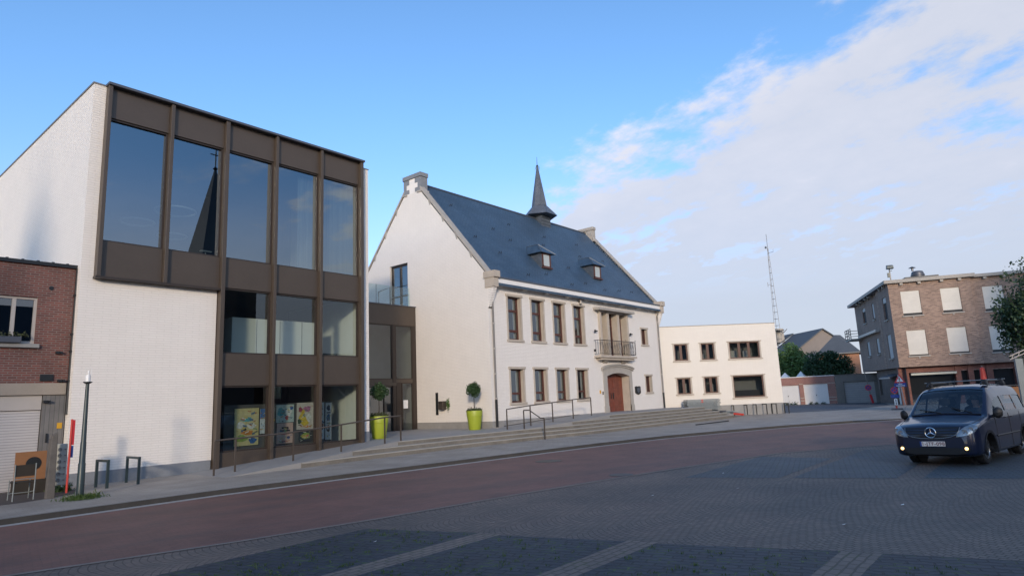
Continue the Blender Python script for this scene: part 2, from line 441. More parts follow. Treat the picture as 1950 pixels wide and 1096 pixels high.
KERB = [(-40, 16.6), (-12, 16.2), (0, 16.0), (4, 15.95), (7.5, 15.9), (11, 15.55), (14, 15.2), (18, 14.75), (22, 14.25), (26, 13.45), (30, 12.05), (33.6, 10.5), (37, 8.4), (40.1, 6.5), (43.5, 3.9), (47, .8), (51, -3.4), (56, -10), (66, -28), (80, -60)]
BORD = [(-40, 12.6), (-12, 12.0), (0, 11.15), (2.4, 10.75), (5.1, 9.95), (7.5, 9.45), (10.5, 9.0), (13.2, 8.5), (16.3, 7.85), (20.4, 6.8), (22.3, 5.6), (24.1, 4.2), (27, 1.6), (31, -3), (36, -10), (46, -28), (58, -60)]
def offs(line, d):
    out = []
    for i, p in enumerate(line):
        a = V(line[max(0, i - 1)]); b = V(line[min(len(line) - 1, i + 1)])
        t = (b - a).normalized(); n = V((-t.y, t.x)); q = V(p) + n * d
        out.append((q.x, q.y))
    return out
def ribbon(name, l0, l1, z, m, kind='structure'):
    mb = MB()
    for (a, b), (c, d) in zip(zip(l0, l0[1:]), zip(l1, l1[1:])):
        mb.face([(a[0], a[1], z), (b[0], b[1], z), (d[0], d[1], z), (c[0], c[1], z)])
    return tag(mb.build(name, m), kind=kind)

sheet('ground', [(-900, -900), (1100, -900), (1100, 1100), (-900, 1100)], -.012, M['earth'])
ribbon('square', [(-40, -60)] * 1 + [(x, -60) for x, y in BORD[1:]], BORD, -.004, M['cobble'])
ribbon('road', BORD, offs(KERB, -.22), 0., M['road'])
ribbon('gutter_strip', offs(KERB, -.26), offs(KERB, .0), .004, M['gutter'])
ribbon('border_strip', offs(BORD, -.07), offs(BORD, .03), .004, M['border'])
mb = MB()                                   # kerb stones: a real step
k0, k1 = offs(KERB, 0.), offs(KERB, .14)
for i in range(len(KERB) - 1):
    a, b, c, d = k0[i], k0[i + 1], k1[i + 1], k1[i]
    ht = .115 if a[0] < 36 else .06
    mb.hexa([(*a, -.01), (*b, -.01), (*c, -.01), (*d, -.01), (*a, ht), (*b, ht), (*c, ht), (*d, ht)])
    mb.m[-4] = 1  # street side gets a darker colour that stands in for its shade
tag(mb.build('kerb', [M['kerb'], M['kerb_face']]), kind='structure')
mb = MB()                                   # pavement
k1 = offs(KERB, .14); P_ = [(x, 45) for x, y in k1[:]]
for i in range(len(k1) - 1):
    z0_, z1_ = (.1 if k1[i][0] < 38 else .055), (.1 if k1[i + 1][0] < 38 else .055)
    mb.face([(*k1[i], z0_), (*k1[i + 1], z1_), (*P_[i + 1], z1_), (*P_[i], z0_)])
tag(mb.build('pavement', M['pave']), kind='structure')
sheet('forecourt', [(51.2, 16.2), (54, 13.4), (60, 12.0), (64, 11.4), (75, 14), (75, 24), (60, 24.2)], .062, M['forecourt'])
sheet('yard', [(-9, 18.6), (2.5, 18.7), (4.4, 18.75), (5.6, 19.4), (5.9, 20.4), (5.9, 21.8), (-9, 21.8)], .104, M['yard'])

# dark parking bays in the square: far edge slants, pale strips between
def bay(x0n, y0, x0f, y1, near=-6):
    sheet('dark_setts', [(near, y1), (x0n if near > 0 else near, y1)] if False else [(near, y1), (x0f, y1), (x0n, y0), (near, y0)], .0, M['patch'])
bay(6.7, 8.9, 7.35, 7.0)
bay(7.35, 6.62, 7.9, 4.78)
bay(7.95, 4.38, 8.65, 2.28)
bay(8.75, 1.85, 9.3, -.35)
bay(9.4, -.75, 9.9, -2.9)
for (a, b) in ((7.0, 6.62), (4.78, 4.38), (2.28, 1.85), (-.35, -.75)):
    x = 7.35 + (7 - a) * .27
    sheet('pale_strip', [(-6, b), (x + .1, b), (x, a), (-6, a)], .0, M['strip'])
def farbay(y0, y1, x1):
    f = lambda y: 14.2 + (7.1 - y) * .33
    sheet('dark_setts', [(f(y0), y0), (f(y1), y1), (x1, y1), (x1, y0)], 0., M['patch2'])
M['patch2'] = setts('blue_setts_far', (.060, .074, .088), (.078, .090, .102), (.034, .040, .038), (.06, .09, .03), .7, R(105), .26, .13, .016)
farbay(6.95, 5.0, 19.3); farbay(4.75, 2.85, 22.0); farbay(2.4, .5, 24.); farbay(.1, -1.9, 26.)
for i, (x, y, r) in enumerate(((16.5, 12.6, .42), (14.2, 8.6, .3))):
    mb = MB(); mb.disc((x, y, .001 if i else .001), (0, 0, 1), r, .006, 28)
    tag(mb.build('manhole_cover', M['black_metal']), ['round iron manhole cover in the red road, farthest from the camera', 'round iron manhole cover at the edge between red road and grey setts', 'round iron drain cover at the lower left edge of the red road'][i], 'manhole cover', 'iron covers in the road')

# the raised forecourt: steps and ramps
BL = [(9.2, 18.8), (12, 18.9), (15, 19.05), (19, 19.0), (23.4, 18.65), (27, 18.1), (33, 17.85), (44.6, 17.55)]
def bly(x):
    for (a, b), (c, d) in zip(BL, BL[1:]):
        if a <= x <= c: return b + (d - b) * (x - a) / (c - a)
    return BL[-1][1] if x > 40 else BL[0][1]
def block(name, x0, x1, off, z, m, yb=28.2, zb=.0, end=0.):
    xs = [x0] + [p[0] for p in BL if x0 < p[0] < x1] + [x1]
    poly = [(x, bly(x) + off) for x in xs] + [(x1, yb), (x0, yb)]
    mb = MB(); mb.prism(poly, zb, z)
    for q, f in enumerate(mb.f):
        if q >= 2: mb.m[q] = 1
    for (a, b) in zip(poly[:-3], poly[1:-2]):        # pale nosing along the front edge
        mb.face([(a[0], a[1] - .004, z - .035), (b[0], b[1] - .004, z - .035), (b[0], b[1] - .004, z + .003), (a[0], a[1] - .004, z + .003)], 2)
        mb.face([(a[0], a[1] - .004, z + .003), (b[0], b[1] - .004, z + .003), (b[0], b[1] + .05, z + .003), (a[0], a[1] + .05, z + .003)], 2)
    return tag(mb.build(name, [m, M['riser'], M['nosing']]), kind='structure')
TR = .335
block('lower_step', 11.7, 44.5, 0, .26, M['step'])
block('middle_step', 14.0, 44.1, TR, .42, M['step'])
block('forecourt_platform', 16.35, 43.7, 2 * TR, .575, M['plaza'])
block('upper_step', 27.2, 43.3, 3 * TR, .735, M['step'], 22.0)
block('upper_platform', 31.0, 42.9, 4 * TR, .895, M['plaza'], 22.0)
mb = MB()                                   # ramp up to the library door
xs = [9.2, 11.7, 14, 16.4]
for a, b in zip(xs, xs[1:]):
    za, zb = .1 + (a - 9.2) / 7.2 * .48, .1 + (b - 9.2) / 7.2 * .48
    fa, fb = bly(a) + .02 + (2 * TR) * max(0, (a - 11.7)) / 4.7, bly(b) + .02 + (2 * TR) * max(0, (b - 11.7)) / 4.7
    mb.hexa([(a, fa, 0), (b, fb, 0), (b, 21.5, 0), (a, 21.5, 0), (a, fa, za), (b, fb, zb + .004), (b, 21.5, zb + .004), (a, 21.5, za)])
tag(mb.build('library_ramp', M['plaza']), kind='structure')
mb = MB()                                   # ramp along the old house
for a, b in ((23.8, 27.2), (27.2, 31.05)):
    za, zb = .575 + (a - 23.8) / 7.2 * .32, .575 + (b - 23.8) / 7.2 * .32
    ka, kb = (2.5, 3.04) if a < 25 else (3.04, 4.0)
    mb.hexa([(a, bly(a) + ka * TR, .5), (b, bly(b) + kb * TR, .5), (b, 22, .5), (a, 22, .5), (a, bly(a) + ka * TR, za), (b, bly(b) + kb * TR, zb), (b, 22, zb), (a, 22, za)])
tag(mb.build('town_hall_ramp', M['plaza']), kind='structure')

# ================================================================== window unit
def window(parent, fr, u0, u1, z0, z1, d, fm, gm, vs=(), hs=(), fw=.06, name='window', paneoff=.02, depth=.07, tilt=0.):
    """a timber frame d behind the wall plane, with bars, and its pane as a sub-part"""
    mb = MB()
    mb.box(fr, u0, u0 + fw, -d, -d + depth, z0, z1); mb.box(fr, u1 - fw, u1, -d, -d + depth, z0, z1)
    mb.box(fr, u0 + fw, u1 - fw, -d, -d + depth, z0, z0 + fw); mb.box(fr, u0 + fw, u1 - fw, -d, -d + depth, z1 - fw, z1)
    hs_ = [h if isinstance(h, tuple) else (h, fw) for h in hs]; vs_ = [v if isinstance(v, tuple) else (v, fw) for v in vs]
    for v, w in vs_: mb.box(fr, v - w / 2, v + w / 2, -d, -d + depth - .004, z0 + fw, z1 - fw)
    for h, w in hs_: mb.box(fr, u0 + fw, u1 - fw, -d, -d + depth - .008, h - w / 2, h + w / 2)
    f = mb.build(name, fm, parent)
    mb = MB(); o = -d + paneoff
    t = math.tan(R(tilt)) * (u1 - u0) / 2      # panes never sit perfectly flat: a hair of twist
    mb.face([fr.p(u0 + fw / 2, o - t, z0 + fw / 2), fr.p(u1 - fw / 2, o + t, z0 + fw / 2), fr.p(u1 - fw / 2, o + t, z1 - fw / 2), fr.p(u0 + fw / 2, o - t, z1 - fw / 2)])
    mb.build('pane', gm, f)
    return f

def room(mb, fr, u0, u1, z0, z1, o0, o1, mi=0):
    """the inside of a box, open towards the street"""
    P = fr.p
    for q in (((u0, o1, z0), (u1, o1, z0), (u1, o1, z1), (u0, o1, z1)), ((u0, o0, z0), (u0, o1, z0), (u0, o1, z1), (u0, o0, z1)),
              ((u1, o0, z0), (u1, o1, z0), (u1, o1, z1), (u1, o0, z1)), ((u0, o0, z0), (u1, o0, z0), (u1, o1, z0), (u0, o1, z0)),
              ((u0, o0, z1), (u1, o0, z1), (u1, o1, z1), (u0, o1, z1))):
        mb.face([P(*c) for c in q], mi)

# ================================================================== the modern library
LX0, LX1, LY, LYB = 5.95, 16.36, 21.5, 38.0
lib = thing('library_building', (LX0, LY, .1), 'modern white brick building with a tall grid of dark bronze framed windows', 'building')
FL = Fr((0, LY, 0), (1, 0, 0), (0, -1, 0))
HT = 12.2
mb = MB()
mb.wall(FL, LX0, 6.3, .45, HT)
mb.wall(FL, 6.3, 10.0, .45, 6.1)
mb.wall(FL, 16.0, LX1, .6, 12.02)
w_ = mb.build('wall', M['white_x'], lib)
mb = MB()
FLs = Fr((LX0, 0, 0), (0, 1, 0), (-1, 0, 0))
mb.wall(FLs, LY, LYB, .0, HT)
mb.wall(Fr((LX1, 0, 0), (0, 1, 0), (1, 0, 0)), LY, LYB, .0, 12.02)
mb.wall(Fr((0, LYB, 0), (1, 0, 0), (0, 1, 0)), LX0, LX1, .0, HT)
mb.build('side_wall', M['white_y'], lib)
mb = MB(); mb.box(FL, LX0 + .005, 9.98, -.02, .018, .0, .455); mb.build('plinth', M['bluestone'], lib, bevel=.006)
mb = MB(); mb.box(FL, 16.0, LX1 + .006, -.3, .014, .3, .96); mb.build('plinth', M['bluestone'], lib, bevel=.006)
mb = MB(); mb.bx(LX0 + .02, 16.3, LY + .02, LYB - .02, 11.9, 11.98); mb.build('roof', M['capping'], lib)
mb = MB(); mb.bx(LX0 - .03, LX0 + .22, LY - .02, LYB, HT, HT + .05); mb.bx(LX0 + .22, 6.3, LY - .02, LY + .25, HT, HT + .05); mb.build('wall_capping', M['zinc'], lib)
mb = MB(); mb.bx(LX1 - .25, LX1 + .03, LY - .02, LYB, 12.02, 12.06); mb.build('wall_capping', M['zinc'], lib)
# bronze front
YF = .25
MUL = [6.345, 8.22, 10.09, 12.0, 13.94, 15.88]
for i, x in enumerate(MUL):
    mb = MB(); lo = 6.12 if i < 2 else 0.0
    hw = .056 if i not in (2, 5) else .07
    mb.box(FL, x - hw, x + hw, -.05, YF, lo, 12.19)
    mb.build('mullion', M['bronze'], lib, bevel=.008)
mb = MB(); mb.box(FL, 6.262, 15.985, -.1, YF + .06, 12.19, 12.275); mb.build('canopy', M['capping'], lib, bevel=.006)
mb = MB(); mb.box(FL, 6.27, 10.0, -.02, YF - .005, 6.05, 6.12); mb.build('bottom_edge', M['bronze_dark'], lib)
BZ = [(7.24, 11.17), (3.94, 6.17), (.67, 2.82)]
for i in range(5):
    a, b = MUL[i] + (.07 if i == 2 else .056), MUL[i + 1] - (.07 if i in (1, 4) else .056)
    sp = [(11.19, 12.19), (6.12 if i < 2 else 6.19, 7.22)] + ([] if i < 2 else [(2.84, 3.92), (.0, .65)])
    for z0, z1 in sp:
        mb = MB(); mb.box(FL, a + .003, b - .003, -.03, .09, z0, z1); mb.build('spandrel_panel', M['bronze'], lib, bevel=.006)
    for k, (z0, z1) in enumerate(BZ):
        if i < 2 and k: continue
        wf = window(lib, FL, a + .004, b - .004, z0 - .02, z1 + .02, .06, M['bronze_dark'], M['glass_m'] if k < 1 else M['glass_g'], fw=.055, depth=.1, tilt=[.03, -.03, -.85, -.1, .08][i] if k == 0 else [0, 0, 0, .12, -.1][i])
# rooms behind the glass
mb = MB()
room(mb, FL, 6.05, 16.2, 7.0, 11.5, -.14, -6.5)
room(mb, FL, 9.95, 16.2, 3.6, 6.45, -.14, -6.5)
room(mb, FL, 9.95, 16.2, .4, 3.1, -.14, -6.5)
mb.build('interior', M['room'], lib)
mb = MB()
for z0, z1 in ((7.01, 11.4), (3.62, 6.44), (.42, 3.09)): mb.bx(16.0, 16.18, LY + .15, LY + 5.5, z0, z1)
mb.build('inner_side_wall', M['room_white'], lib)
mb = MB(); mb.bx(11.15, 14.95, 22.7, 23.3, 3.62, 5.38)
for x in (12.1, 13.05, 14.0): mb.bx(x - .008, x + .008, 22.688, 22.7, 3.7, 5.36, 1)
mb.build('inner_cupboard', [M['room_white'], M['zinc']], lib)
mb = MB()                                    # long pleated curtain on the top floor
n = 96
for (u0, u1) in ((13.25, 16.0),):
    pts = [(u0 + (u1 - u0) * i / n, LY + .42 + .05 * sin(i * 1.9) + .02 * sin(i * .7)) for i in range(n + 1)]
    for a, b in zip(pts, pts[1:]): mb.face([(a[0], a[1], 7.05), (b[0], b[1], 7.05), (b[0], b[1], 11.1), (a[0], a[1], 11.1)])
M['net'] = bpy.data.materials.new('net_curtain'); M['net'].use_nodes = True
_n = NT(M['net'].node_tree); _n.n.clear()
_d = _n.new('ShaderNodeBsdfDiffuse', i_Color=(.40, .47, .48)); _t = _n.new('ShaderNodeBsdfTransparent')
_m = _n.new('ShaderNodeMixShader', i_0=.55); _n.l.new(_t.outputs[0], _m.inputs[1]); _n.l.new(_d.outputs[0], _m.inputs[2])
_o = _n.new('ShaderNodeOutputMaterial'); _n.l.new(_m.outputs[0], _o.inputs[0])
mb.build('curtain', M['net'], lib, smooth=True)
# ring lamps hanging in the top room, small desk lamps on the sill
M['lamp_white'] = emit('lamp_white', (.5, .55, .55), .03)
for i, (x, y, z, r) in enumerate(((9.75, 24.6, 9.55, .7), (8.6, 25.0, 9.0, .55), (9.95, 25.3, 8.75, .5))):
    t = thing('ring_lamp', (x, y, z), ['large white ring lamp hanging behind the second upper library window', 'white ring lamp hanging behind the first upper library window', 'small white ring lamp hanging low beside the spire reflection'][i], 'lamp', 'ring lamps in the upper library room')
    mb = MB(); mb.torus((x, y, z), (0, 0, 1), r, .035, 40, 6); mb.build('ring', M['lamp_white'], t, smooth=True)
    mb = MB(); [mb.tube([(x + r * cos(a), y + r * sin(a), z), (x, y, 11.48)], .006, 4) for a in (0, 2.1, 4.2)]; mb.build('cord', M['black_metal'], t)
for i, (x, z) in enumerate(((10.02, 7.62), (9.2, 7.5), (11.5, 7.48))):
    t = thing('desk_lamp', (x, 22.55, 7.0), ['bright flat topped desk lamp in front of the spire reflection', 'dim desk lamp at the lower edge of the second upper window', 'desk lamp at the lower edge of the middle upper window'][i], 'lamp', 'desk lamps on the upper library floor')
    mb = MB(); mb.bx(x - .19, x + .19, 22.45, 22.6, z, z + .035); mb.build('lamp_head', M['lamp_white'] if i == 0 else M['room_white'], t)
    mb = MB(); mb.tube([(x, 22.55, 7.0), (x, 22.55, z)], .022, 8); mb.build('stem', M['room_white'], t)
# notices shown behind the ground floor glass
def poster(x0, x1, z0, z1, y, base, blobs, label, lines=()):
    t = MB(); t.bx(x0, x1, y, y + .012, z0, z1, 0)
    base = tuple(q * .85 for q in base); ms = [mat('poster_paper', base, .6, 0, .22, 9)]
    for (cx, cz, rx, rz, c) in blobs:
        rx, rz = rx * .8, rz * .8; ms.append(mat('poster_ink', tuple(q * .85 for q in c), .6, 0, .55, 12)); k = len(ms) - 1
        X, Z = x0 + (x1 - x0) * cx, z0 + (z1 - z0) * cz
        pts = [(X + rx * (x1 - x0) * cos(a) * (1 + .25 * sin(3 * a + cx * 9)), y - .003 - .0008 * k, Z + rz * (z1 - z0) * sin(a)) for a in [2 * pi * q / 14 for q in range(14)]]
        t.face(pts, k)
    for (cx, cz, w, h, c) in lines:
        ms.append(mat('poster_print', c, .6)); k = len(ms) - 1
        X, Z = x0 + (x1 - x0) * cx, z0 + (z1 - z0) * cz; w *= (x1 - x0); h *= (z1 - z0)
        t.face([(X - w / 2, y - .003 - .0008 * k, Z - h / 2), (X + w / 2, y - .003 - .0008 * k, Z - h / 2), (X + w / 2, y - .003 - .0008 * k, Z + h / 2), (X - w / 2, y - .003 - .0008 * k, Z + h / 2)], k)
    rr = random.Random(int(x0 * 977)); W2, H2 = x1 - x0, z1 - z0      # small pictures and bits of print
    cols = [(.6, .58, .52), (.1, .16, .26), (.42, .2, .1), (.1, .1, .1), (.2, .3, .16), (.5, .42, .16)]
    k0 = len(ms); ms += [mat('poster_print', c, .6, 0, .4, 20) for c in cols]
    for q in range(26):
        X, Z = x0 + W2 * rr.uniform(.1, .9), z0 + H2 * rr.uniform(.06, .94); w, h = W2 * rr.uniform(.02, .09), H2 * rr.uniform(.006, .03); a = rr.uniform(-.4, .4); y_ = y - .009 - .0003 * q
        t.face([(X - w, y_, Z - h - a * w), (X + w, y_, Z - h + a * w), (X + w, y_, Z + h + a * w), (X - w, y_, Z + h - a * w)], k0 + rr.randrange(6))
    return tag(t.build('poster', ms), label, 'poster', 'posters in the library window')
W_, B_, Y_, O_, G_, K_, T_, P_k = (.7, .7, .66), (.05, .14, .36), (.66, .48, .06), (.6, .24, .06), (.28, .38, .10), (.02, .02, .03), (.12, .38, .40), (.62, .36, .30)
poster(11.1, 12.0, .78, 2.07, 22.2, (.62, .55, .28), [(.25, .55, .2, .12, W_), (.7, .52, .24, .1, W_), (.5, .7, .3, .08, T_), (.55, .34, .3, .08, O_), (.3, .2, .28, .12, G_), (.75, .12, .2, .1, B_), (.4, .44, .12, .05, K_)], 'cream poster with orange and green shapes behind the left ground floor window')
poster(12.03, 12.3, 1.15, 2.03, 22.16, (.60, .66, .70), [], 'narrow white notice with a blue top beside the cream poster', [(.5, .8, 1., .4, B_), (.5, .35, .7, .06, (.4, .5, .6)), (.5, .22, .7, .05, (.4, .5, .6))])
poster(12.34, 12.62, .8, 2.05, 22.24, (.58, .6, .5), [(.6, .6, .6, .16, Y_), (.4, .85, .3, .1, T_)], 'pale poster with a yellow spot partly behind the first bronze mullion')
poster(12.68, 13.4, 1.5, 2.15, 22.2, (.50, .60, .56), [(.25, .6, .25, .3, T_), (.7, .55, .2, .3, W_), (.6, .25, .12, .16, (.5, .08, .08)), (.85, .8, .12, .14, B_)], 'teal and white patterned poster at the top of the middle ground floor window')
poster(12.70, 13.36, .74, 1.48, 22.18, (.66, .45, .38), [(.72, .27, .12, .1, (.05, .06, .16)), (.3, .18, .16, .06, P_k), (.45, .1, .3, .05, (.6, .25, .2))], 'salmon pink poster with dark lettering bars below the teal poster', [(.5, .76, .42, .09, K_), (.5, .62, .62, .09, K_), (.5, .47, .5, .07, (.5, .1, .12))])
poster(13.52, 14.26, 1.2, 2.2, 22.2, (.62, .56, .50), [(.45, .45, .36, .42, Y_), (.66, .55, .24, .3, (.62, .58, .5)), (.6, .76, .26, .14, (.5, .2, .35)), (.7, .42, .16, .2, W_), (.2, .74, .14, .12, (.3, .06, .1)), (.15, .3, .14, .12, (.06, .1, .06)), (.55, .1, .2, .06, O_)], 'poster with a large yellow crescent in the middle ground floor window')
poster(13.6, 14.2, .75, 1.16, 22.17, (.03, .035, .04), [(.5, .5, .4, .36, (.30, .40, .06)), (.5, .42, .3, .2, (.6, .42, .08)), (.62, .5, .12, .12, (.6, .15, .08))], 'small black framed picture with yellow and green under the crescent poster')
poster(14.4, 14.72, .78, 2.18, 22.2, (.60, .63, .64), [(.5, .86, .36, .1, (.05, .07, .12)), (.4, .6, .3, .1, B_), (.6, .34, .4, .12, (.04, .06, .1)), (.5, .12, .4, .08, B_), (.5, .72, .3, .04, O_)], 'white poster with dark blue pictures in the middle window, left of the last mullion')
poster(14.78, 15.05, .74, 2.16, 22.2, (.66, .67, .66), [(.5, .86, .36, .1, (.06, .07, .1)), (.5, .6, .38, .12, (.08, .16, .34)), (.45, .3, .36, .12, (.10, .06, .06))], 'narrow white picture strip at the left edge of the right ground floor window', [(.5, .73, .7, .03, K_), (.5, .45, .7, .02, K_)])
mb = MB(); mb.bx(10.75, 15.1, 22.26, 22.31, .62, 2.2); tag(mb.build('display_board', M['room']), 'long grey display board carrying the posters behind the ground floor glass', 'display board')

# ================================================================== the glass link
link = thing('entrance_link', (16.36, 27.7, .5), 'glazed entrance link with bronze fascia between the library and the old gabled house', 'building')
FK = Fr((0, 27.7, 0), (1, 0, 0), (0, -1, 0))
mb = MB(); mb.box(FK, 16.37, 24.34, -.2, .06, 6.33, 7.42); mb.build('fascia', M['bronze'], link, bevel=.008)
mb = MB(); mb.box(FK, 16.37, 24.36, -.25, .1, 7.42, 7.47); mb.build('fascia_capping', M['capping'], link)
mb = MB(); mb.bx(16.37, 24.3, 27.9, 34, 7.2, 7.4); mb.build('terrace', M['bluestone'], link)
for x, w in ((18.9, .1), (20.85, .1), (22.76, .11), (24.22, .13)):
    mb = MB(); mb.box(FK, x - w, x + w, -.1, .04, .42, 6.33); mb.build('mullion', M['bronze_dark'], link)
mb = MB(); mb.box(FK, 16.4, 24.1, -.08, .02, 3.16, 3.34); mb.build('transom', M['bronze'], link)
for a, b in ((16.42, 18.8), (19.0, 20.75), (20.95, 22.65), (22.87, 24.09)):
    window(link, FK, a, b, 3.34, 6.33, .05, M['bronze_dark'], M['glass_link'], fw=.05)
window(link, FK, 16.42, 18.8, .45, 3.16, .05, M['bronze_dark'], M['glass_t'], fw=.06)
window(link, FK, 23.28, 24.09, .45, 3.16, .05, M['bronze_dark'], M['glass_link'], fw=.06)
mb = MB(); mb.box(FK, 22.9, 23.24, -.06, .03, .42, 3.16); mb.build('door_post', M['bronze_dark'], link)
for a, b in ((19.0, 20.9), (20.92, 22.88)):
    dr = window(link, FK, a, b, .44, 2.98, .1, M['bronze_dark'], M['glass_t'], fw=.07, name='sliding_door', vs=[((a + b) / 2 + .2, .05)])
mb = MB(); mb.box(FK, 19.0, 22.88, -.1, .05, 2.99, 3.16); mb.box(FK, 21.6, 22.0, .05, .1, 3.02, 3.1); mb.build('door_header', M['bronze'], link)
mb = MB(); room(mb, FK, 16.42, 24.3, .4, 7.1, -.16, -2.2); mb.build('interior', M['room_mid'], link)
mb = MB(); mb.box(FK, 23.42, 23.74, -.03, -.024, 1.75, 2.2); tag(mb.build('notice_sheet', M['white_sign']), 'white paper notice stuck inside the glass beside the entrance door', 'notice')
bal = thing('glass_balustrade', (16.4, 27.9, 7.47), 'clear glass balustrade on the roof terrace of the entrance link', 'balustrade')
for a, b in ((16.4, 18.4), (18.42, 20.4), (20.42, 21.72), (21.74, 23.0), (23.02, 24.1)):
    mb = MB(); mb.box(FK, a, b, -.2, -.185, 7.47, 8.56); mb.build('glass_panel', M['glass_rail'], bal)
mb = MB()
for x in (21.73, 23.01): mb.box(FK, x - .008, x + .008, -.205, -.18, 7.47, 8.56)
mb.build('clamp', M['zinc'], bal)
sr = thing('stair_rail', (22.0, 28.3, 7.4), 'thin grey metal handrail behind the glass balustrade on the terrace', 'handrail')
mb = MB(); mb.tube([(22.15, 28.2, 7.4), (22.15, 28.2, 8.2), (22.95, 28.2, 8.55), (22.95, 28.2, 7.4)], .03, 6); mb.build('rail', M['rail_metal'], sr)

# ================================================================== the old gabled town hall
TX0, TX1, TY, RYC = 24.36, 43.15, 22.0, 27.75
ZB = .3
hall = thing('gabled_house', (TX0, TY, .58), 'old white painted house with steep blue slate roof and stepped stone gable', 'building')
FT = Fr((0, TY, 0), (1, 0, 0), (0, -1, 0))
WX4 = [25.72, 27.77, 29.83, 31.9]
holes = []
for x in WX4: holes += [(x + .2, x + 1.25, 5.13, 7.46, .28), (x + .2, x + 1.25, 1.8, 3.56, .28)]
SW = [(40.38, 41.18, 5.39, 6.48, .25), (40.5, 41.3, 2.07, 3.18, .25)]
DOOR = (35.4, 38.2, .89, 3.42, .56)
BALC = (35.0, 38.2, 4.45, 7.3, .42)
mb = MB(); mb.wall(FT, TX0, TX1, ZB, 8.32, holes + SW + [DOOR, BALC], .28, 0, 1)
mb.build('wall', [M['white_x'], M['sandstone']], hall)
# gables
def gable(x, nx, hole=None, name='gable_wall'):
    fr = Fr((x, 0, 0), (0, 1, 0), (nx, 0, 0))
    mb = MB()
    a, b = TY, 2 * RYC - TY
    mb.wall(fr, a, b, ZB, 8.3, [(h[0], h[1], h[2], 8.3, .25) for h in hole] if hole else [], .25)
    if hole:
        h = hole[0]; sl = 1.2
        zl = lambda y: 8.45 + (min(y, 2 * RYC - y) - a) * 1.165
        for (p, q) in ((a, 27.1), (27.1, h[0]), (h[1], b)):
            mb.face([fr.p(p, 0, 8.3), fr.p(q, 0, 8.3), fr.p(q, 0, zl(q)), fr.p(p, 0, zl(p))])
        z0 = 10.2
        mb.face([fr.p(h[0], 0, z0), fr.p(h[1], 0, z0), fr.p(h[1], 0, zl(h[1])), fr.p(h[0], 0, zl(h[0]))])
        for (p, q) in (((h[0], 8.3), (h[0], z0)), ((h[0], z0), (h[1], z0)), ((h[1], z0), (h[1], 8.3))):
            mb.face([fr.p(p[0], 0, p[1]), fr.p(p[0], -.25, p[1]), fr.p(q[0], -.25, q[1]), fr.p(q[0], 0, q[1])])
        mb.face([fr.p(27.1, 0, zl(27.1)), fr.p(28.4, 0, zl(28.4)), fr.p(28.4, 0, 15.2), fr.p(27.1, 0, 15.2)])
    else:
        zl = lambda y: 8.45 + (min(y, 2 * RYC - y) - a) * 1.165
        mb.face([fr.p(a, 0, 8.3), fr.p(b, 0, 8.3), fr.p(b, 0, zl(b)), fr.p(28.4, 0, zl(28.4)), fr.p(28.4, 0, 15.2), fr.p(27.1, 0, 15.2), fr.p(27.1, 0, zl(27.1)), fr.p(a, 0, zl(a))])
    return mb.build(name, M['white_y'], hall)
gable(TX0, -1, [(28.3, 29.93, 7.42, 10.2)])
gable(TX1, 1)
FG = Fr((TX0, 0, 0), (0, 1, 0), (-1, 0, 0))
mb = MB(); mb.box(FT, TX0 - .016, 34.9, -.01, .016, ZB, .93); mb.build('plinth', M['plinth_stone'], hall)
mb = MB(); mb.box(FG, TY - .015, 33.4, -.01, .014, ZB, .93); mb.build('plinth', M['plinth_stone'], hall)
# roof
mb = MB()
for sgn in (1, -1):
    ye = TY - .42 if sgn > 0 else 2 * RYC - TY + .42
    ze = 8.35 - .42 * 1.165 + .12
    mb.hexa([(TX0 + .3, ye, ze - .1), (TX1 - .3, ye, ze - .1), (TX1 - .3, RYC, 14.95), (TX0 + .3, RYC, 14.95),
             (TX0 + .3, ye, ze), (TX1 - .3, ye, ze), (TX1 - .3, RYC, 15.05), (TX0 + .3, RYC, 15.05)])
roof = mb.build('roof', M['slate'], hall)
ROOFZ = lambda y: 8.46 + (y - TY) * 1.146
mb = MB(); mb.tube([(TX0 + .3, RYC, 15.06), (TX1 - .3, RYC, 15.06)], .07, 8); mb.build('ridge_cap', M['lead'], roof)
mb = MB()                                    # little iron snow hooks scattered over the slates
random.seed(5)
for (x, y) in [(26.2, 26.5), (28.7, 25.4), (31.2, 26.2), (34.6, 25.9), (27.2, 23.6), (29.6, 24.8), (33.4, 25.1), (38.7, 26.0), (40.6, 25.0), (28.2, 22.4), (30.3, 22.7), (32.4, 22.3), (34.4, 22.6), (36.3, 22.35), (38.4, 22.5), (40.3, 22.6), (34.0, 23.6), (26.0, 24.4), (37.4, 24.9)]:
    z = ROOFZ(y); mb.tube([(x, y, z), (x, y - .06, z + .12), (x, y - .2, z - .04), (x, y - .22, z + .1)], .018, 5)
mb.build('snow_hooks', M['black_metal'], roof)
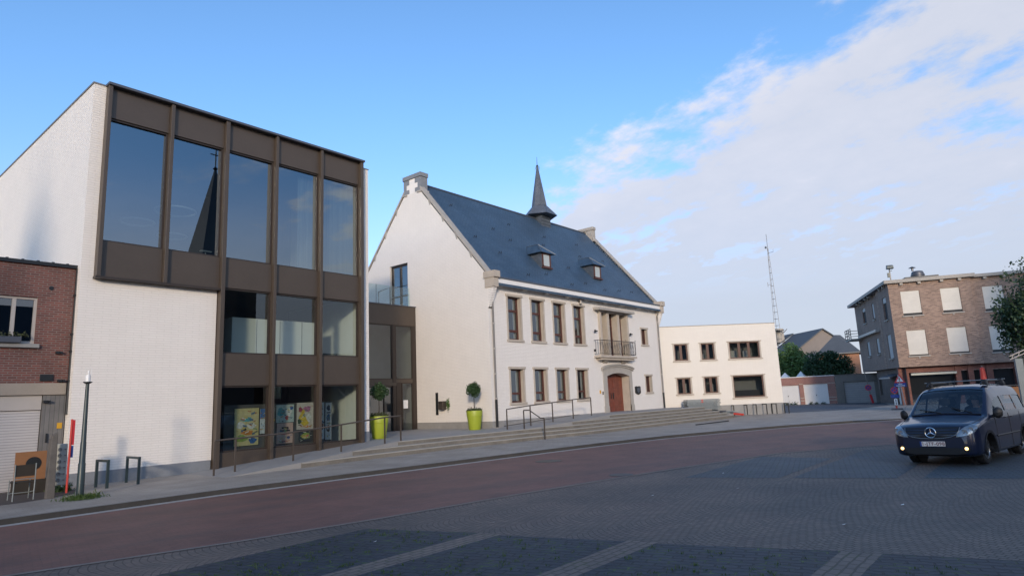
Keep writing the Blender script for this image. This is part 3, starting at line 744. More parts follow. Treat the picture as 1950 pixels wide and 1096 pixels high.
# copings, stepped ends and chimney-like gable tops
for x0, x1, nx in ((TX0 - .05, TX0 + .34, -1), (TX1 - .34, TX1 + .05, 1)):
    mb = MB()
    for sg in (1, -1):
        Y = lambda y: y if sg > 0 else 2 * RYC - y
        zl = lambda y: 8.66 + (y - 21.95) * 1.17
        a, b = 21.85, 27.05
        mb.extr([(x0, Y(a), zl(a) - .18), (x0, Y(b), zl(b) - .18), (x0, Y(b), zl(b)), (x0, Y(a), zl(a))], (x1 - x0, 0, 0))
        for y in (23.05, 24.1, 25.15, 26.2):       # toothing stones
            xx = x0 + .03 if nx < 0 else x1 - .03
            mb.extr([(xx, Y(y), zl(y) - .38), (xx, Y(y + .08), zl(y) - .38), (xx, Y(y + .26), zl(y + .26) - .17), (xx, Y(y), zl(y) - .17)], (.06 * -nx * (1), 0, 0))
    mb.build('gable_coping', M['sandstone_grey'] if nx < 0 else M['sandstone_grey'], hall, bevel=.012)
    mb = MB()
    xx0, xx1 = x0 + .02, x1 + (.2 if nx < 0 else -.0)
    mb.bx(x0 - .03, xx1 + .03, 26.95, 28.55, 15.22, 15.47, 0)          # cap
    for y0, y1, z0, z1 in ((27.0, 27.25, 14.35, 15.22), (28.25, 28.5, 14.35, 15.22), (27.25, 27.5, 14.9, 15.22), (28.0, 28.25, 14.9, 15.22), (27.25, 27.5, 14.35, 14.6), (28.0, 28.25, 14.35, 14.6)):
        mb.bx(xx0, xx1, y0, y1, z0, z1, 0)
    mb.bx(xx0 + .02, xx1 - .02, 27.25, 28.25, 14.3, 15.22, 1)
    for y0, y1 in ((26.86, 27.3), (28.2, 28.64)): mb.bx(x0 - .02, xx1, y0, y1, 14.25, 14.36, 2)
    mb.build('gable_top', [M['bluestone'] if nx < 0 else M['sandstone_grey'], M['white_plain'] if nx < 0 else M['sandstone_grey'], M['sandstone_grey']], hall, bevel=.01)
    for sg in (1, -1):                       # kneeler stones with corbelled bricks below
        mb = MB()
        Y = lambda y: y if sg > 0 else 2 * RYC - y
        q = lambda a, b: (min(Y(a), Y(b)), max(Y(a), Y(b)))
        mb.bx(x0 - .04, x1 + .04, *q(21.42, 22.2), 8.28, 8.62, 0)
        mb.bx(x0 + .0, x1 - .0, *q(21.52, 22.15), 7.78, 8.28, 0)
        n = 13
        for i in range(n):
            z = 7.78 - (i + 1) * .085; o = 21.56 + (i + 1) * .44 / n
            mb.bx(x0 + .06, x1 - .06, *q(o, TY + .02), z + .012, z + .085, 1)
            mb.bx(x0 + .08, x1 - .08, *q(o + .03, TY + .02), z, z + .012, 2)
        mb.build('kneeler', [M['sandstone'], M['white_plain'], M['zinc']], hall)
# eaves
mb = MB(); mb.box(FT, TX0 + .35, TX1 - .35, .0, .38, 7.98, 8.27); mb.build('cornice', M['white_trim'], hall, bevel=.01)
mb = MB(); mb.box(FT, TX0 + .35, TX1 - .35, .30, .43, 8.27, 8.36); mb.build('gutter', M['lead'], hall, bevel=.01)
for x in (25.2, 27.24, 29.31, 31.36, 33.4, 35.6, 37.7, 39.9):
    mb = MB(); mb.box(FT, x - .07, x + .07, 0, .32, 7.86, 7.98); mb.build('eaves_bracket', M['white_trim'], hall, bevel=.015)
# windows with stone surrounds
def surround(u0, u1, z0, z1, jw, lint=(.19, .13, .06), sill=(.19, .12, .07)):
    mb = MB()
    mb.box(FT, u0 - jw - .05, u1 + jw + .05, -.02, lint[2], z1, z1 + lint[1])
    mb.box(FT, u0 - jw - .05, u1 + jw + .05, -.2, sill[2], z0 - sill[1], z0)
    mb.box(FT, u0 - jw, u0, -.02, .022, z0, z1); mb.box(FT, u1, u1 + jw, -.02, .022, z0, z1)
    mb.build('stone_surround', M['sandstone'], hall, bevel=.008)
for x in WX4:
    a, b = x + .2, x + 1.25
    surround(a, b, 5.13, 7.46, .13); surround(a, b, 1.8, 3.56, .13)
    window(hall, FT, a, b, 5.13, 7.46, .27, M['red_wood'], M['glass_t'], (), [(6.72, .12), (5.62, .13)], .075)
    window(hall, FT, a, b, 1.8, 3.56, .27, M['red_wood'], M['glass_t'], (), [(2.28, .11)], .075)
for h in SW:
    surround(h[0], h[1], h[2], h[3], .11); window(hall, FT, *h[:4], .24, M['red_wood'], M['glass_t'], [((h[0] + h[1]) / 2 + .1, .05)], (), .07)
window(hall, FG, 28.3, 29.93, 7.42, 10.2, .2, M['bronze_dark'], M['glass_m'], [(29.1, .14)], [(8.9, .02)], .11, name='terrace_door')
mb = MB(); room(mb, FT, TX0 + .4, TX1 - .4, 4.4, 7.9, -.5, -4.5); room(mb, FT, TX0 + .4, TX1 - .4, .6, 4.3, -.62, -4.5)
mb.face([(TX0 + 1.6, 27.2, 7.4), (TX0 + 1.6, 31, 7.4), (TX0 + 1.6, 31, 10.5), (TX0 + 1.6, 27.2, 10.5)])
mb.build('interior', M['room_dark'], hall)
mb = MB()
random.seed(2)
for x in WX4:                               # pale net curtains drawn to one side
    for z0, z1 in ((5.2, 7.4), (1.86, 3.5)):
        for (u, w) in ((x + 1.0, .17),):
            pts = [(u + w * i / 10, TY + .36 + .02 * sin(i * 2.2)) for i in range(11)]
            for p, q in zip(pts, pts[1:]): mb.face([(p[0], p[1], z0), (q[0], q[1], z0), (q[0], q[1], z1), (p[0], p[1], z1)])
mb.build('net_curtain', M['curtain'], hall)
# balcony portal
mb = MB()
mb.box(FT, 34.82, 35.02, -.02, .16, 4.45, 7.36); mb.box(FT, 38.2, 38.4, -.02, .16, 4.45, 7.36)
mb.box(FT, 35.72, 36.0, -.4, .12, 4.45, 7.3); mb.box(FT, 37.0, 37.3, -.4, .12, 4.45, 7.3)
mb.build('balcony_pillars', M['sandstone'], hall, bevel=.012)
mb = MB(); mb.box(FT, 34.3, 38.75, -.05, .5, 7.36, 7.52); mb.build('balcony_canopy', M['sandstone_grey'], hall, bevel=.012)
for a, b in ((35.02, 35.72), (36.0, 37.0), (37.3, 38.2)):
    window(hall, FT, a, b, 4.5, 7.3, .4, M['red_wood'], M['glass_t'], (), [(6.5, .08)], .08, name='balcony_door' if a == 36.0 else 'balcony_window')
mb = MB(); mb.box(FT, 34.1, 38.65, -.02, .5, 4.32, 4.46); mb.box(FT, 34.35, 38.4, -.02, .4, 4.18, 4.32)
for x in (35.0, 37.3): mb.extr([FT.p(x, .0, 3.98), FT.p(x, .3, 4.18), FT.p(x, 0, 4.18)], (.5, 0, 0))
mb.build('balcony_slab', M['sandstone'], hall, bevel=.015)
mb = MB()                                   # wrought iron balcony rail with bowed bars
ua, ub, oo = 34.18, 38.56, .46
mb.tube([FT.p(ua, .0, 5.42), FT.p(ua, oo, 5.42), FT.p(ub, oo, 5.42), FT.p(ub, .0, 5.42)], .022, 6)
mb.tube([FT.p(ua, .0, 4.56), FT.p(ua, oo, 4.56), FT.p(ub, oo, 4.56), FT.p(ub, .0, 4.56)], .016, 6)
n = 30
for i in range(n + 1):
    u = ua + (ub - ua) * i / n; thick = .022 if i % 10 == 0 else .011
    bow = 0 if i % 10 == 0 else .10
    lean = .05 * (1 if i % 2 else -1) if i % 10 else 0
    mb.tube([FT.p(u, oo, 5.42), FT.p(u + lean * .4, oo + .01, 5.2), FT.p(u + lean * .2, oo + bow * .6, 4.9), FT.p(u - lean * .3, oo + bow, 4.72), FT.p(u, oo + bow * .3, 4.57)], thick, 5)
for o in (.12, .28):
    for u in (ua, ub): mb.tube([FT.p(u, o, 5.42), FT.p(u, o, 4.56)], .011, 5)
for u in (ua, (ua + ub) / 2 - .7, (ua + ub) / 2 + .9, ub): mb.tube([FT.p(u, oo, 5.42), FT.p(u + .05, oo + .04, 5.53), FT.p(u - .05, oo, 5.52)], .014, 5)
mb.build('balcony_railing', M['black_metal'], hall)
# front door
arcz = lambda t: 3.2 + .2 * (1 - (2 * t - 1) ** 2)
mb = MB()
mb.box(FT, 34.95, 35.4, -.02, .05, .88, 3.3); mb.box(FT, 38.2, 38.55, -.02, .05, .88, 3.3)
mb.box(FT, 34.9, 35.42, -.02, .07, .88, 1.3); mb.box(FT, 38.2, 38.6, -.02, .07, .88, 1.3)
N_ = 14
for i in range(N_):
    t0, t1 = i / N_, (i + 1) / N_; ua_, ub_ = 35.4 + 2.8 * t0, 35.4 + 2.8 * t1
    P = FT.p
    mb.hexa([P(ua_, .05, arcz(t0) - .02), P(ub_, .05, arcz(t1) - .02), P(ub_, -.56, arcz(t1) - .02), P(ua_, -.56, arcz(t0) - .02), P(ua_, .05, 3.62), P(ub_, .05, 3.62), P(ub_, -.56, 3.62), P(ua_, -.56, 3.62)])
mb.box(FT, 34.95, 35.4, -.02, .05, 3.3, 3.62); mb.box(FT, 38.2, 38.55, -.02, .05, 3.3, 3.62)
mb.build('door_surround', M['sandstone_grey'], hall)
mb = MB()
hz = lambda t: 3.62 + .26 * max(0, 1 - (2 * t - 1) ** 2) ** .8
for i in range(20):
    t0, t1 = i / 20, (i + 1) / 20; ua_, ub_ = 34.78 + 3.9 * t0, 34.78 + 3.9 * t1; P = FT.p
    for o, dz, th in ((.2, .0, .09), (.12, -.11, .12)):
        a0, b0 = hz(t0) + dz, hz(t1) + dz
        mb.hexa([P(ua_, o, a0), P(ub_, o, b0), P(ub_, -.02, b0), P(ua_, -.02, a0), P(ua_, o, a0 + th), P(ub_, o, b0 + th), P(ub_, -.02, b0 + th), P(ua_, -.02, a0 + th)])
    if 0 < i < 19:
        mb.face([P(ua_, .055, 3.5), P(ub_, .055, 3.5), P(ub_, .055, hz(t1)), P(ua_, .055, hz(t0))])
mb.build('door_hood', M['sandstone_grey'], hall)
mb = MB(); mb.box(FT, 35.4, 38.2, -.6, .02, .86, .9); mb.build('door_step', M['bluestone'], hall)
for a, b in ((35.4, 36.79), (36.81, 38.2)):
    mb = MB(); mb.box(FT, a, b, -.62, -.56, .9, 3.42)
    for z0, z1 in ((1.05, 1.55), (1.7, 2.3), (2.42, 3.05)):
        c0, c1 = a + .16, b - .16
        for q in ((c0, c1, z0, z0 + .05), (c0, c1, z1 - .05, z1), (c0, c0 + .05, z0 + .05, z1 - .05), (c1 - .05, c1, z0 + .05, z1 - .05)):
            mb.box(FT, q[0], q[1], -.56, -.535, q[2], q[3])
    d_ = mb.build('door_leaf', M['door_wood'], hall)
    mb = MB(); x = b - .14 if a < 36 else a + .14
    mb.box(FT, x - .05, x + .05, -.56, -.53, 1.72, 2.12); mb.tube([FT.p(x, -.53, 1.95), FT.p(x, -.47, 1.95), FT.p(x - .1, -.47, 1.95)], .014, 6); mb.build('handle', M['black_metal'], d_)
# dormers
for xc in (31.15, 36.95):
    yf = 23.15; z0, z1 = 9.75, 10.85
    mb = MB(); mb.box(FT, xc - .5, xc + .5, -(25.2 - TY), -(yf - TY) - .0, 9.4, z1)
    dm = mb.build('dormer', M['slate_y'], roof)
    mb = MB(); Fd = Fr((0, yf, 0), (1, 0, 0), (0, -1, 0))
    for q in ((-.42, -.32, 9.92, 10.82), (.32, .42, 9.92, 10.82), (-.42, .42, 10.72, 10.82), (-.42, .42, 9.92, 10.0)): mb.box(Fd, xc + q[0], xc + q[1], .0, .05, q[2], q[3])
    mb.box(Fd, xc - .5, xc + .5, .0, .12, 9.84, 9.92)
    mb.build('window_frame', M['red_wood'], roof)
    mb = MB(); mb.face([Fd.p(xc - .32, .012, 10.0), Fd.p(xc + .32, .012, 10.0), Fd.p(xc + .32, .012, 10.72), Fd.p(xc - .32, .012, 10.72)]); mb.build('dormer_pane', M['curtain'], roof)
    e = .74; ze = 10.8; yb = TY + (ze - 8.46) / 1.146 + .2
    ap1 = (xc, yf + .6, 11.5); ap2 = (xc, TY + (11.5 - 8.46) / 1.146 + .1, 11.5)
    A, B = (xc - e, yf - .22, ze), (xc + e, yf - .22, ze); Cc, D = (xc + e, yb, ze), (xc - e, yb, ze)
    mb = MB(); mb.face([A, B, ap1]); mb.face([B, Cc, ap2, ap1]); mb.face([D, A, ap1, ap2]); mb.face([A, D, Cc, B])
    mb.build('dormer_roof', M['slate'], roof)
    mb = MB()
    for p in (A, B): mb.tube([p, ap1], .03, 5)
    mb.tube([ap1, ap2], .03, 5); mb.build('dormer_ridge', M['lead'], roof)
# ridge turret
SX, SY = 36.85, RYC
mb = MB(); mb.bx(SX - .55, SX + .55, SY - .55, SY + .55, 14.2, 15.35); mb.build('turret_base', M['slate_y'], roof)
mb = MB(); mb.lathe((SX, SY, 0), [(1.32, 15.28), (.60, 16.08)], 6, 0, True); mb.build('turret_skirt', M['slate_x'], roof)
mb = MB(); mb.lathe((SX, SY, 0), [(.58, 16.08), (.40, 17.2), (.045, 19.3)], 8, 0, True); mb.build('turret_spire', M['slate_x'], roof)
mb = MB(); mb.tube([(SX, SY, 19.2), (SX, SY, 20.0)], .03, 6, r2=.012); mb.lathe((SX, SY, 19.3), [(.02, -.1), (.1, 0), (.02, .1)], 8)
for a in (0, 1.57, 3.14, 4.71): mb.tube([(SX + .05 * cos(a), SY + .05 * sin(a), 19.25), (SX + .2 * cos(a), SY + .2 * sin(a), 19.15), (SX + .22 * cos(a), SY + .22 * sin(a), 19.0)], .015, 4)
mb.build('finial', M['lead'], roof)
# downpipes
for x, zb in ((24.62, .6), (42.85, .9)):
    mb = MB(); o = .07
    mb.tube([FT.p(x, .3, 8.25), FT.p(x, .26, 7.95), FT.p(x, o, 7.55), FT.p(x, o, 2.0)], .055, 8, 0)
    mb.tube([FT.p(x, o, 2.0), FT.p(x, o, zb)], .07, 8, 1)
    for z in (7.1, 5.9, 4.6, 3.3, 2.05): mb.tube([FT.p(x, o, z - .03), FT.p(x, o, z + .03)], .075, 8, 2)
    mb.build('downpipe', [M['zinc'], M['black_metal'], M['white_pvc']], hall, smooth=40)
mb = MB(); mb.box(FT, 24.4, 24.95, .02, .3, .575, .62); mb.build('drain_stone', M['sandstone'], hall)
# fittings on the walls
mb = MB(); mb.box(FG, 25.92, 26.1, .012, .05, 1.32, 2.52); mb.box(FG, 25.98, 26.04, .05, .06, 1.4, 2.45); tag(mb.build('wall_sign', M['black_metal'], bevel=.01), 'tall narrow black panel on the gable wall beside the entrance', 'wall panel')
t = thing('mailbox', (TX0, 25.5, 1.6), 'brown metal letterbox on the white gable wall', 'mailbox')
mb = MB(); mb.box(FG, 25.3, 25.62, .012, .3, 1.6, 2.05, 0); mb.build('box', M['rail_metal'], t, bevel=.015)
mb = MB(); mb.box(FG, 25.34, 25.58, .3, .31, 1.95, 1.98, 0); mb.build('slot', M['black_metal'], t)
mb = MB(); random.seed(9)
for i in range(120):
    a = random.uniform(-.08, .1); z = random.gauss(1.82, .13); c = V((TX0 - .04 - random.random() * .05, 25.12 + a * (1 - abs(z - 1.82)), z))
    d = V((0, random.uniform(-1, 1), random.uniform(-.3, 1))).normalized() * .09; e = V((random.uniform(-.04, .04), .02, -.02))
    mb.face([c, c + d * .5 + e, c + d, c + d * .5 - e])
tag(mb.build('hanging_plant', M['leaf_a']), 'small pale green plant hanging on the gable wall next to the letterbox', 'plant')
t = thing('wall_plaque', (39.2, TY, 2.2), 'dark iron crest plaque on the white wall right of the wooden door', 'plaque')
mb = MB(); mb.extr([FT.p(u, .012, z) for u, z in ((38.87, 2.46), (38.87, 2.05), (39.0, 1.98), (39.22, 1.92), (39.45, 1.98), (39.58, 2.05), (39.58, 2.46), (39.4, 2.5), (39.22, 2.46), (39.05, 2.5))], (0, -.05, 0)); mb.build('plate', M['black_metal'], t)
mb = MB(); mb.extr([FT.p(u, .07, z) for u, z in ((39.05, 2.38), (39.05, 2.15), (39.22, 2.03), (39.4, 2.15), (39.4, 2.38))], (0, -.02, 0)); mb.build('shield', M['lead'], t)
for i, (u, z) in enumerate(((34.35, 5.98), (38.75, 5.98))):
    mb = MB(); mb.tube([FT.p(u, .0, z), FT.p(u, .2, z + .02), FT.p(u - .3, .24, z + .03)], .035, 8); mb.box(FT, u - .05, u + .05, 0, .03, z - .08, z + .08); mb.tube([FT.p(u - .3, .24, z + .03), FT.p(u - .36, .25, z + .035)], .055, 8)
    tag(mb.build('wall_lamp', M['black_metal']), ['short black spotlight on the wall left of the balcony', 'short black spotlight on the wall right of the balcony'][i], 'lamp', 'black fittings around the balcony')
mb = MB(); mb.box(FT, 34.12, 34.25, 0, .08, 4.72, 4.86); tag(mb.build('junction_box', M['black_metal']), 'tiny black box on the white wall below left of the balcony', 'box')
t = thing('wall_lantern', (32.75, TY, 7.8), 'small cylindrical white metal lantern under the eaves above the fourth window', 'lamp')
mb = MB(); mb.lathe(FT.p(32.75, .14, 7.62), [(.07, 0), (.07, .3)], 12); mb.build('body', M['white_pvc'], t, smooth=40)
mb = MB(); mb.lathe(FT.p(32.75, .14, 7.58), [(.085, 0), (.085, .04)], 12); mb.lathe(FT.p(32.75, .14, 7.92), [(.085, 0), (.085, .04)], 12); mb.box(FT, 32.7, 32.8, 0, .1, 7.72, 7.8); mb.build('bracket', M['black_metal'], t)
for i, (u, z) in enumerate(((34.5, 2.2), (34.8, 2.12))):
    mb = MB(); mb.box(FT, u - .04, u + .04, .0 if i == 0 else -.01, .06, z - .1, z + .1); tag(mb.build('doorbell', M['yellow'] if i == 0 else M['zinc']), ['small brass bell plate on the white wall left of the wooden door', 'small grey intercom beside the stone door surround'][i], 'bell')

# ================================================================== cream wing
RC = V((50.7, 16.08, 0)); FRW = Fr(RC, DR, NR)
wing = thing('office_wing', (50.7, 16.08, .1), 'low cream coloured two storey wing with flat roof and six brown windows', 'building')
RW = [(7.04, 8.06, 4.3, 5.55), (4.95, 5.97, 4.3, 5.55), (1.41, 3.77, 4.3, 5.56), (7.03, 8.04, 1.8, 3.0), (4.95, 5.95, 1.8, 3.0), (1.37, 3.73, 1.37, 3.0)]
mb = MB(); mb.wall(FRW, 0, 9.4, .02, 6.9, RW, .14); mb.wall(Fr(RC, -NR, -DR), 0, 10, .02, 6.9)
mb.wall(Fr(RC - NR * 10, DR, -NR), 0, 9.4, .02, 6.9)
mb.build('wall', M['cream_r'], wing)
mb = MB(); mb.box(FRW, -.02, 9.3, -.02, .018, .0, .86); mb.build('plinth', M['plinth_stone'], wing)
mb = MB(); mb.box(FRW, -.04, 9.4, -.25, .04, 6.9, 6.94); mb.box(FRW, -.04, .2, -10, -.25, 6.9, 6.94); mb.build('wall_capping', M['sandstone_grey'], wing)
mb = MB(); mb.box(FRW, .05, 9.35, -9.9, -.05, 6.6, 6.7); mb.build('roof', M['capping'], wing)
for (a, b, z0, z1) in RW:
    mb = MB(); j = .11
    mb.box(FRW, a - j - .07, b + j + .07, -.01, .05, z1, z1 + .075); mb.box(FRW, a - j - .07, b + j + .07, -.12, .07, z0 - .1, z0)
    mb.box(FRW, a - j, a, -.01, .02, z0, z1); mb.box(FRW, b, b + j, -.01, .02, z0, z1)
    mb.build('stone_surround', M['sandstone'], wing)
    vs = [((a + b) / 2, .2)] if b - a < 1.5 else [(a + (b - a) * .35, .2), (a + (b - a) * .67, .2)]
    if b - a > 1.5 and z0 < 2: vs = []; hs = ()
    window(wing, FRW, a, b, z0, z1, .13, M['brown_frame'], M['glass_t'], vs, (), .085)
mb = MB(); room(mb, FRW, .2, 9.2, 3.6, 6.5, -.3, -1.3); room(mb, FRW, .2, 9.2, .6, 3.5, -.3, -1.3); mb.build('interior', M['room_mid'], wing)
mb = MB()
for q in ((2.9, 3.6, 4.3, 4.95), (1.95, 2.4, 4.3, 4.9), (5.45, 5.9, 4.3, 4.8), (5.0, 5.3, 1.8, 2.5), (7.1, 7.4, 1.8, 2.6)): mb.box(FRW, q[0], q[1], -1.1, -.8, q[2] - .6, q[3])
mb.build('inner_cupboard', M['room_white'], wing)
mb = MB()
mb.box(FRW, 1.5, 3.6, -.9, -.6, .8, 1.9); mb.build('inner_counter', M['room'], wing)
# ================================================================== brick house at the left edge
bh = thing('brick_house', (5.93, 21.85, .1), 'red brick house with roller garage door at the left edge of the picture', 'building')
FB = Fr((0, 21.85, 0), (1, 0, 0), (0, -1, 0))
BX0 = -9.0
mb = MB(); mb.wall(FB, BX0, 5.93, 3.0, 6.36, [(3.25, 5.06, 4.1, 5.42, .16)], .16); mb.build('wall', M['red_brick'], bh)
mb = MB(); mb.bx(BX0, 5.92, 22.02, 27, 0, 6.3); mb.build('rear_block', M['grey_brick'], bh)
mb = MB(); mb.box(FB, BX0, 5.96, -.35, .07, 6.36, 6.46)
for i in range(24): mb.bx(5.7 - i * .36 - .03, 5.7 - i * .36 + .03, 21.8, 21.95, 6.46, 6.485)
mb.build('roof_edge', M['black_metal'], bh)
mb = MB(); mb.box(FB, BX0, 5.9, -.1, .03, 2.67, 3.0); mb.build('lintel', M['beige_concrete'], bh, bevel=.008)
window(bh, FB, 3.25, 5.06, 4.1, 5.42, .13, M['white_pvc'], M['glass_t'], [(4.53, .09)], (), .07)
mb = MB(); mb.box(FB, 3.1, 5.16, -.1, .09, 3.98, 4.09); mb.build('window_sill', M['plinth_stone'], bh, bevel=.006)
mb = MB(); room(mb, FB, 3.25, 5.06, 4.1, 5.42, -.166, -.17 + .0); mb.build('interior', M['room_dark'], bh)
gd = MB(); gd.box(FB, 2.4, 5.35, -.2, -.08, .12, 2.24); g_ = gd.build('garage_door', M['roller'], bh)
mb = MB(); mb.box(FB, 4.0, 4.2, -.08, -.03, 1.02, 1.05); mb.build('handle', M['black_metal'], g_)
mb = MB(); mb.box(FB, 2.4, 5.35, -.2, -.04, 2.26, 2.66); mb.build('top_panel', M['white_pvc'], bh)
mb = MB(); mb.box(FB, 5.37, 5.92, -.2, -.02, .1, 2.66); d_ = mb.build('side_door', M['grey_wood'], bh)
mb = MB(); mb.box(FB, 5.5, 5.53, -.02, .03, 1.35, 1.6); mb.build('handle', M['black_metal'], d_)
mb = MB(); mb.box(FB, 5.75, 5.87, -.02, .0, 1.72, 1.88); tag(mb.build('notice_plate', M['yellow']), 'small yellow plate on the grey side door', 'plate')
mb = MB(); mb.box(FB, -9, 2.38, -.2, -.05, .1, 2.66); mb.build('front_panel', M['grey_wood'], bh)
mb = MB(); mb.box(FB, 5.25, 5.56, .005, .04, 3.06, 3.24); tag(mb.build('house_sign', M['black_metal']), 'small dark blank sign on the red brick wall above the beige lintel', 'sign')
for (u, z, l, w) in ((5.42, 2.48, 'tiny black lamp fitting on the grey door below the beige lintel', 0), (5.62, 3.86, 'small dark bracket with cable on the brick wall below the window', 0), (5.72, 3.06, 'rusty bracket at the right end of the beige lintel', 0)):
    mb = MB(); mb.box(FB, u - .05, u + .05, .0 if z > 2.9 else -.02, .09, z - .035, z + .035); mb.box(FB, u + .06, u + .11, .04, .1, z - .03, z + .03); mb.tube([FB.p(u - .05, .05, z), FB.p(u + .13, .05, z + .01)], .012, 5)
    tag(mb.build('wall_bracket', M['black_metal']), l, 'fitting')
mb = MB(); mb.disc(FB.p(5.35, .001, 5.72), (0, -1, 0), .06, .02, 12); tag(mb.build('vent_hole', M['black_metal']), 'small round black vent in the red brick wall beside the window', 'vent')
mb = MB(); mb.tube([FB.p(5.96, .07, 6.36), FB.p(5.95, .07, 3.2), FB.p(5.93, .09, 2.1)], .045, 8)
for z in (5.55, 4.4, 3.9, 3.05): mb.box(FB, 5.9, 6.05, .0, .13, z - .03, z + .03)
mb.build('downpipe', M['black_metal'], bh)
t = thing('flower_box', (4.0, 21.72, 4.1), 'dark grey flower box with small plants on the brick house window sill', 'flower box')
mb = MB(); mb.box(FB, 3.2, 4.72, .0, .17, 4.1, 4.27); mb.build('box', M['capping'], t, bevel=.01)
def leaves(n, pos_fn, size, aspect=.5, up=.4):
    mb = MB()
    for i in range(n):
        c = V(pos_fn()); d = V((random.gauss(0, 1), random.gauss(0, 1), random.gauss(up, 1)))
        if d.length < 1e-3: continue
        d.normalize(); a = d.orthogonal().normalized(); a.rotate(Matrix.Rotation(random.uniform(0, 2 * pi), 3, d))
        s = size * random.uniform(.6, 1.35)
        mb.face([c - d * s * .5, c + a * s * aspect * .5, c + d * s * .5, c - a * s * aspect * .5])
    return mb
random.seed(3)
leaves(260, lambda: (random.uniform(3.25, 4.9), 21.76 + random.gauss(0, .05), 4.28 + abs(random.gauss(0, .06))), .07).build('plants', M['leaf_low'], t)

# ================================================================== brick apartment corner on the right
cB = V((62.45, 10.03, 0)); FAF = Fr(cB, dB, nB); sB = V((.9272, .3746, 0)); FAS = Fr(cB, sB, V((-.3746, .9272, 0)))
apt = thing('apartment_building', (62.45, 10.03, .05), 'three storey brown brick corner building with cream roller shutters', 'building')
AF = [(.88, 2.3, 7.5, 9.6), (3.83, 5.23, 7.52, 9.58), (.88, 2.3, 4.1, 6.24), (3.83, 5.23, 4.12, 6.26)]
mb = MB(); mb.wall(FAF, 0, 6.1, 3.2, 10.35, [(*h, .14) for h in AF])
FAR = Fr(cB + nB * -.35, dB, nB)
AR = [(6.95, 8.4, 7.42, 9.5), (6.95, 8.4, 4.05, 6.2), (10.4, 11.8, 7.42, 9.5), (10.4, 11.8, 4.05, 6.2)]
mb.wall(FAR, 6.1, 16, 3.2, 10.35, [(*h, .14) for h in AR])
mb.face([FAF.p(6.1, 0, 3.2), FAF.p(6.1, -.35, 3.2), FAF.p(6.1, -.35, 10.35), FAF.p(6.1, 0, 10.35)])
mb.build('front_wall', M['b_front'], apt)
AS = [(1.28, 2.6, 7.42, 9.4), (1.36, 2.78, 4.05, 6.12), (7.35, 8.2, 8.06, 9.6), (7.15, 8.3, 4.72, 6.2), (11.3, 12.8, 8.1, 9.65), (11.4, 12.6, 4.7, 6.18)]
mb = MB(); mb.wall(FAS, 0, 4.4, 3.2, 10.35, [(*h, .16) for h in AS[:2]])
FAS2 = Fr(cB - V((-.3746, .9272, 0)) * .25, sB, V((-.3746, .9272, 0)))
mb.wall(FAS2, 4.4, 16.5, 3.2, 10.35, [(*h, .16) for h in AS[2:]])
mb.face([FAS.p(4.4, 0, 3.2), FAS.p(4.4, -.25, 3.2), FAS.p(4.4, -.25, 10.35), FAS.p(4.4, 0, 10.35)])
mb.build('side_wall', M['b_side'], apt)
mb = MB(); mb.box(FAS, 4.15, 4.75, -.28, .012, 3.22, 10.3); mb.build('brick_strip', M['b_front'], apt)
mb = MB(); mb.face([FAF.p(0, 0, 3.2), FAF.p(6.1, 0, 3.2), FAF.p(16, -.35, 3.2), FAF.p(16, -16, 3.2), FAS.p(16.5, 0, 3.2)]); mb.build('overhang', M['grey_concrete'], apt)
mb = MB()
mb.box(FAF, -.32, 6.4, -.9, .32, 10.33, 10.62); mb.box(FAR, 6.4, 16, -.9, .32, 10.30, 10.56)
mb.build('cornice', M['cornice'], apt, bevel=.02)
mb = MB(); mb.box(FAS, .9, 17.2, -.9, .32, 10.33, 10.62); mb.box(FAS, .3, .9, -.1, .318, 10.335, 10.615); mb.build('side_cornice', M['lead'], apt, bevel=.02)
mb = MB(); mb.face([FAF.p(0, 0, 10.5), FAF.p(16, -.2, 10.5), FAF.p(16, -16, 10.5), FAS.p(16.5, 0, 10.5)]); mb.build('roof', M['capping'], apt)
for fr_, us_, oo_ in ((FAF, (1.0, 2.35, 4.0, 5.3), (0, .22)), (FAR, (7.2, 8.6), (0, .22)), (FAS, (1.2, 2.6), (0, .2)), (FAS, (7.4, 8.9, 11.4, 13), (-.24, .2))):
    for u in us_:
        mb = MB(); mb.box(fr_, u - .12, u + .12, *oo_, 10.12, 10.325); mb.build('cornice_block', M['cornice'], apt, bevel=.01)
def shut(fr, h, gap, m=M['shutter']):
    a, b, z0, z1 = h
    mb = MB(); mb.box(fr, a + .015, b - .015, -.12, -.06, z0 + gap, z1 - .01); mb.build('roller_shutter', m, apt)
    mb = MB(); mb.box(fr, a - .1, b + .1, -.14, .09, z0 - .1, z0 - .003); mb.box(fr, (a + b) / 2 - .06, (a + b) / 2 + .06, 0, .07, z0 - .24, z0 - .1)
    mb.build('window_sill', M['cornice'], apt)
    mb = MB(); mb.face([fr.p(a, -.145, z0), fr.p(b, -.145, z0), fr.p(b, -.145, z1), fr.p(a, -.145, z1)]); mb.build('window', M['room_dark'], apt)
for h, g in zip(AF, (.2, .2, .1, .12)): shut(FAF, h, g)
for h in AR: shut(FAR, h, .2)
M['shutter_grey'] = mat('grey_shutter', (.42, .43, .43), .6, 0, .05)
shut(FAS, AS[0], 1.5, M['shutter_grey']); shut(FAS, AS[1], .03, M['shutter_grey'])
for h, g in zip(AS[2:], (.15, .12, 1.2, .08)): shut(FAS2, h, g, M['shutter_grey'])
mb = MB(); mb.box(FAS, 6.2, 14.6, -.25, .14, 6.72, 6.98); mb.build('awning_case', M['white_pvc'], apt, bevel=.03)
mb = MB(); mb.box(FAS, 14.2, 17.5, -.9, .9, 6.62, 6.74); mb.build('balcony_slab', M['cornice'], apt)
mb = MB()
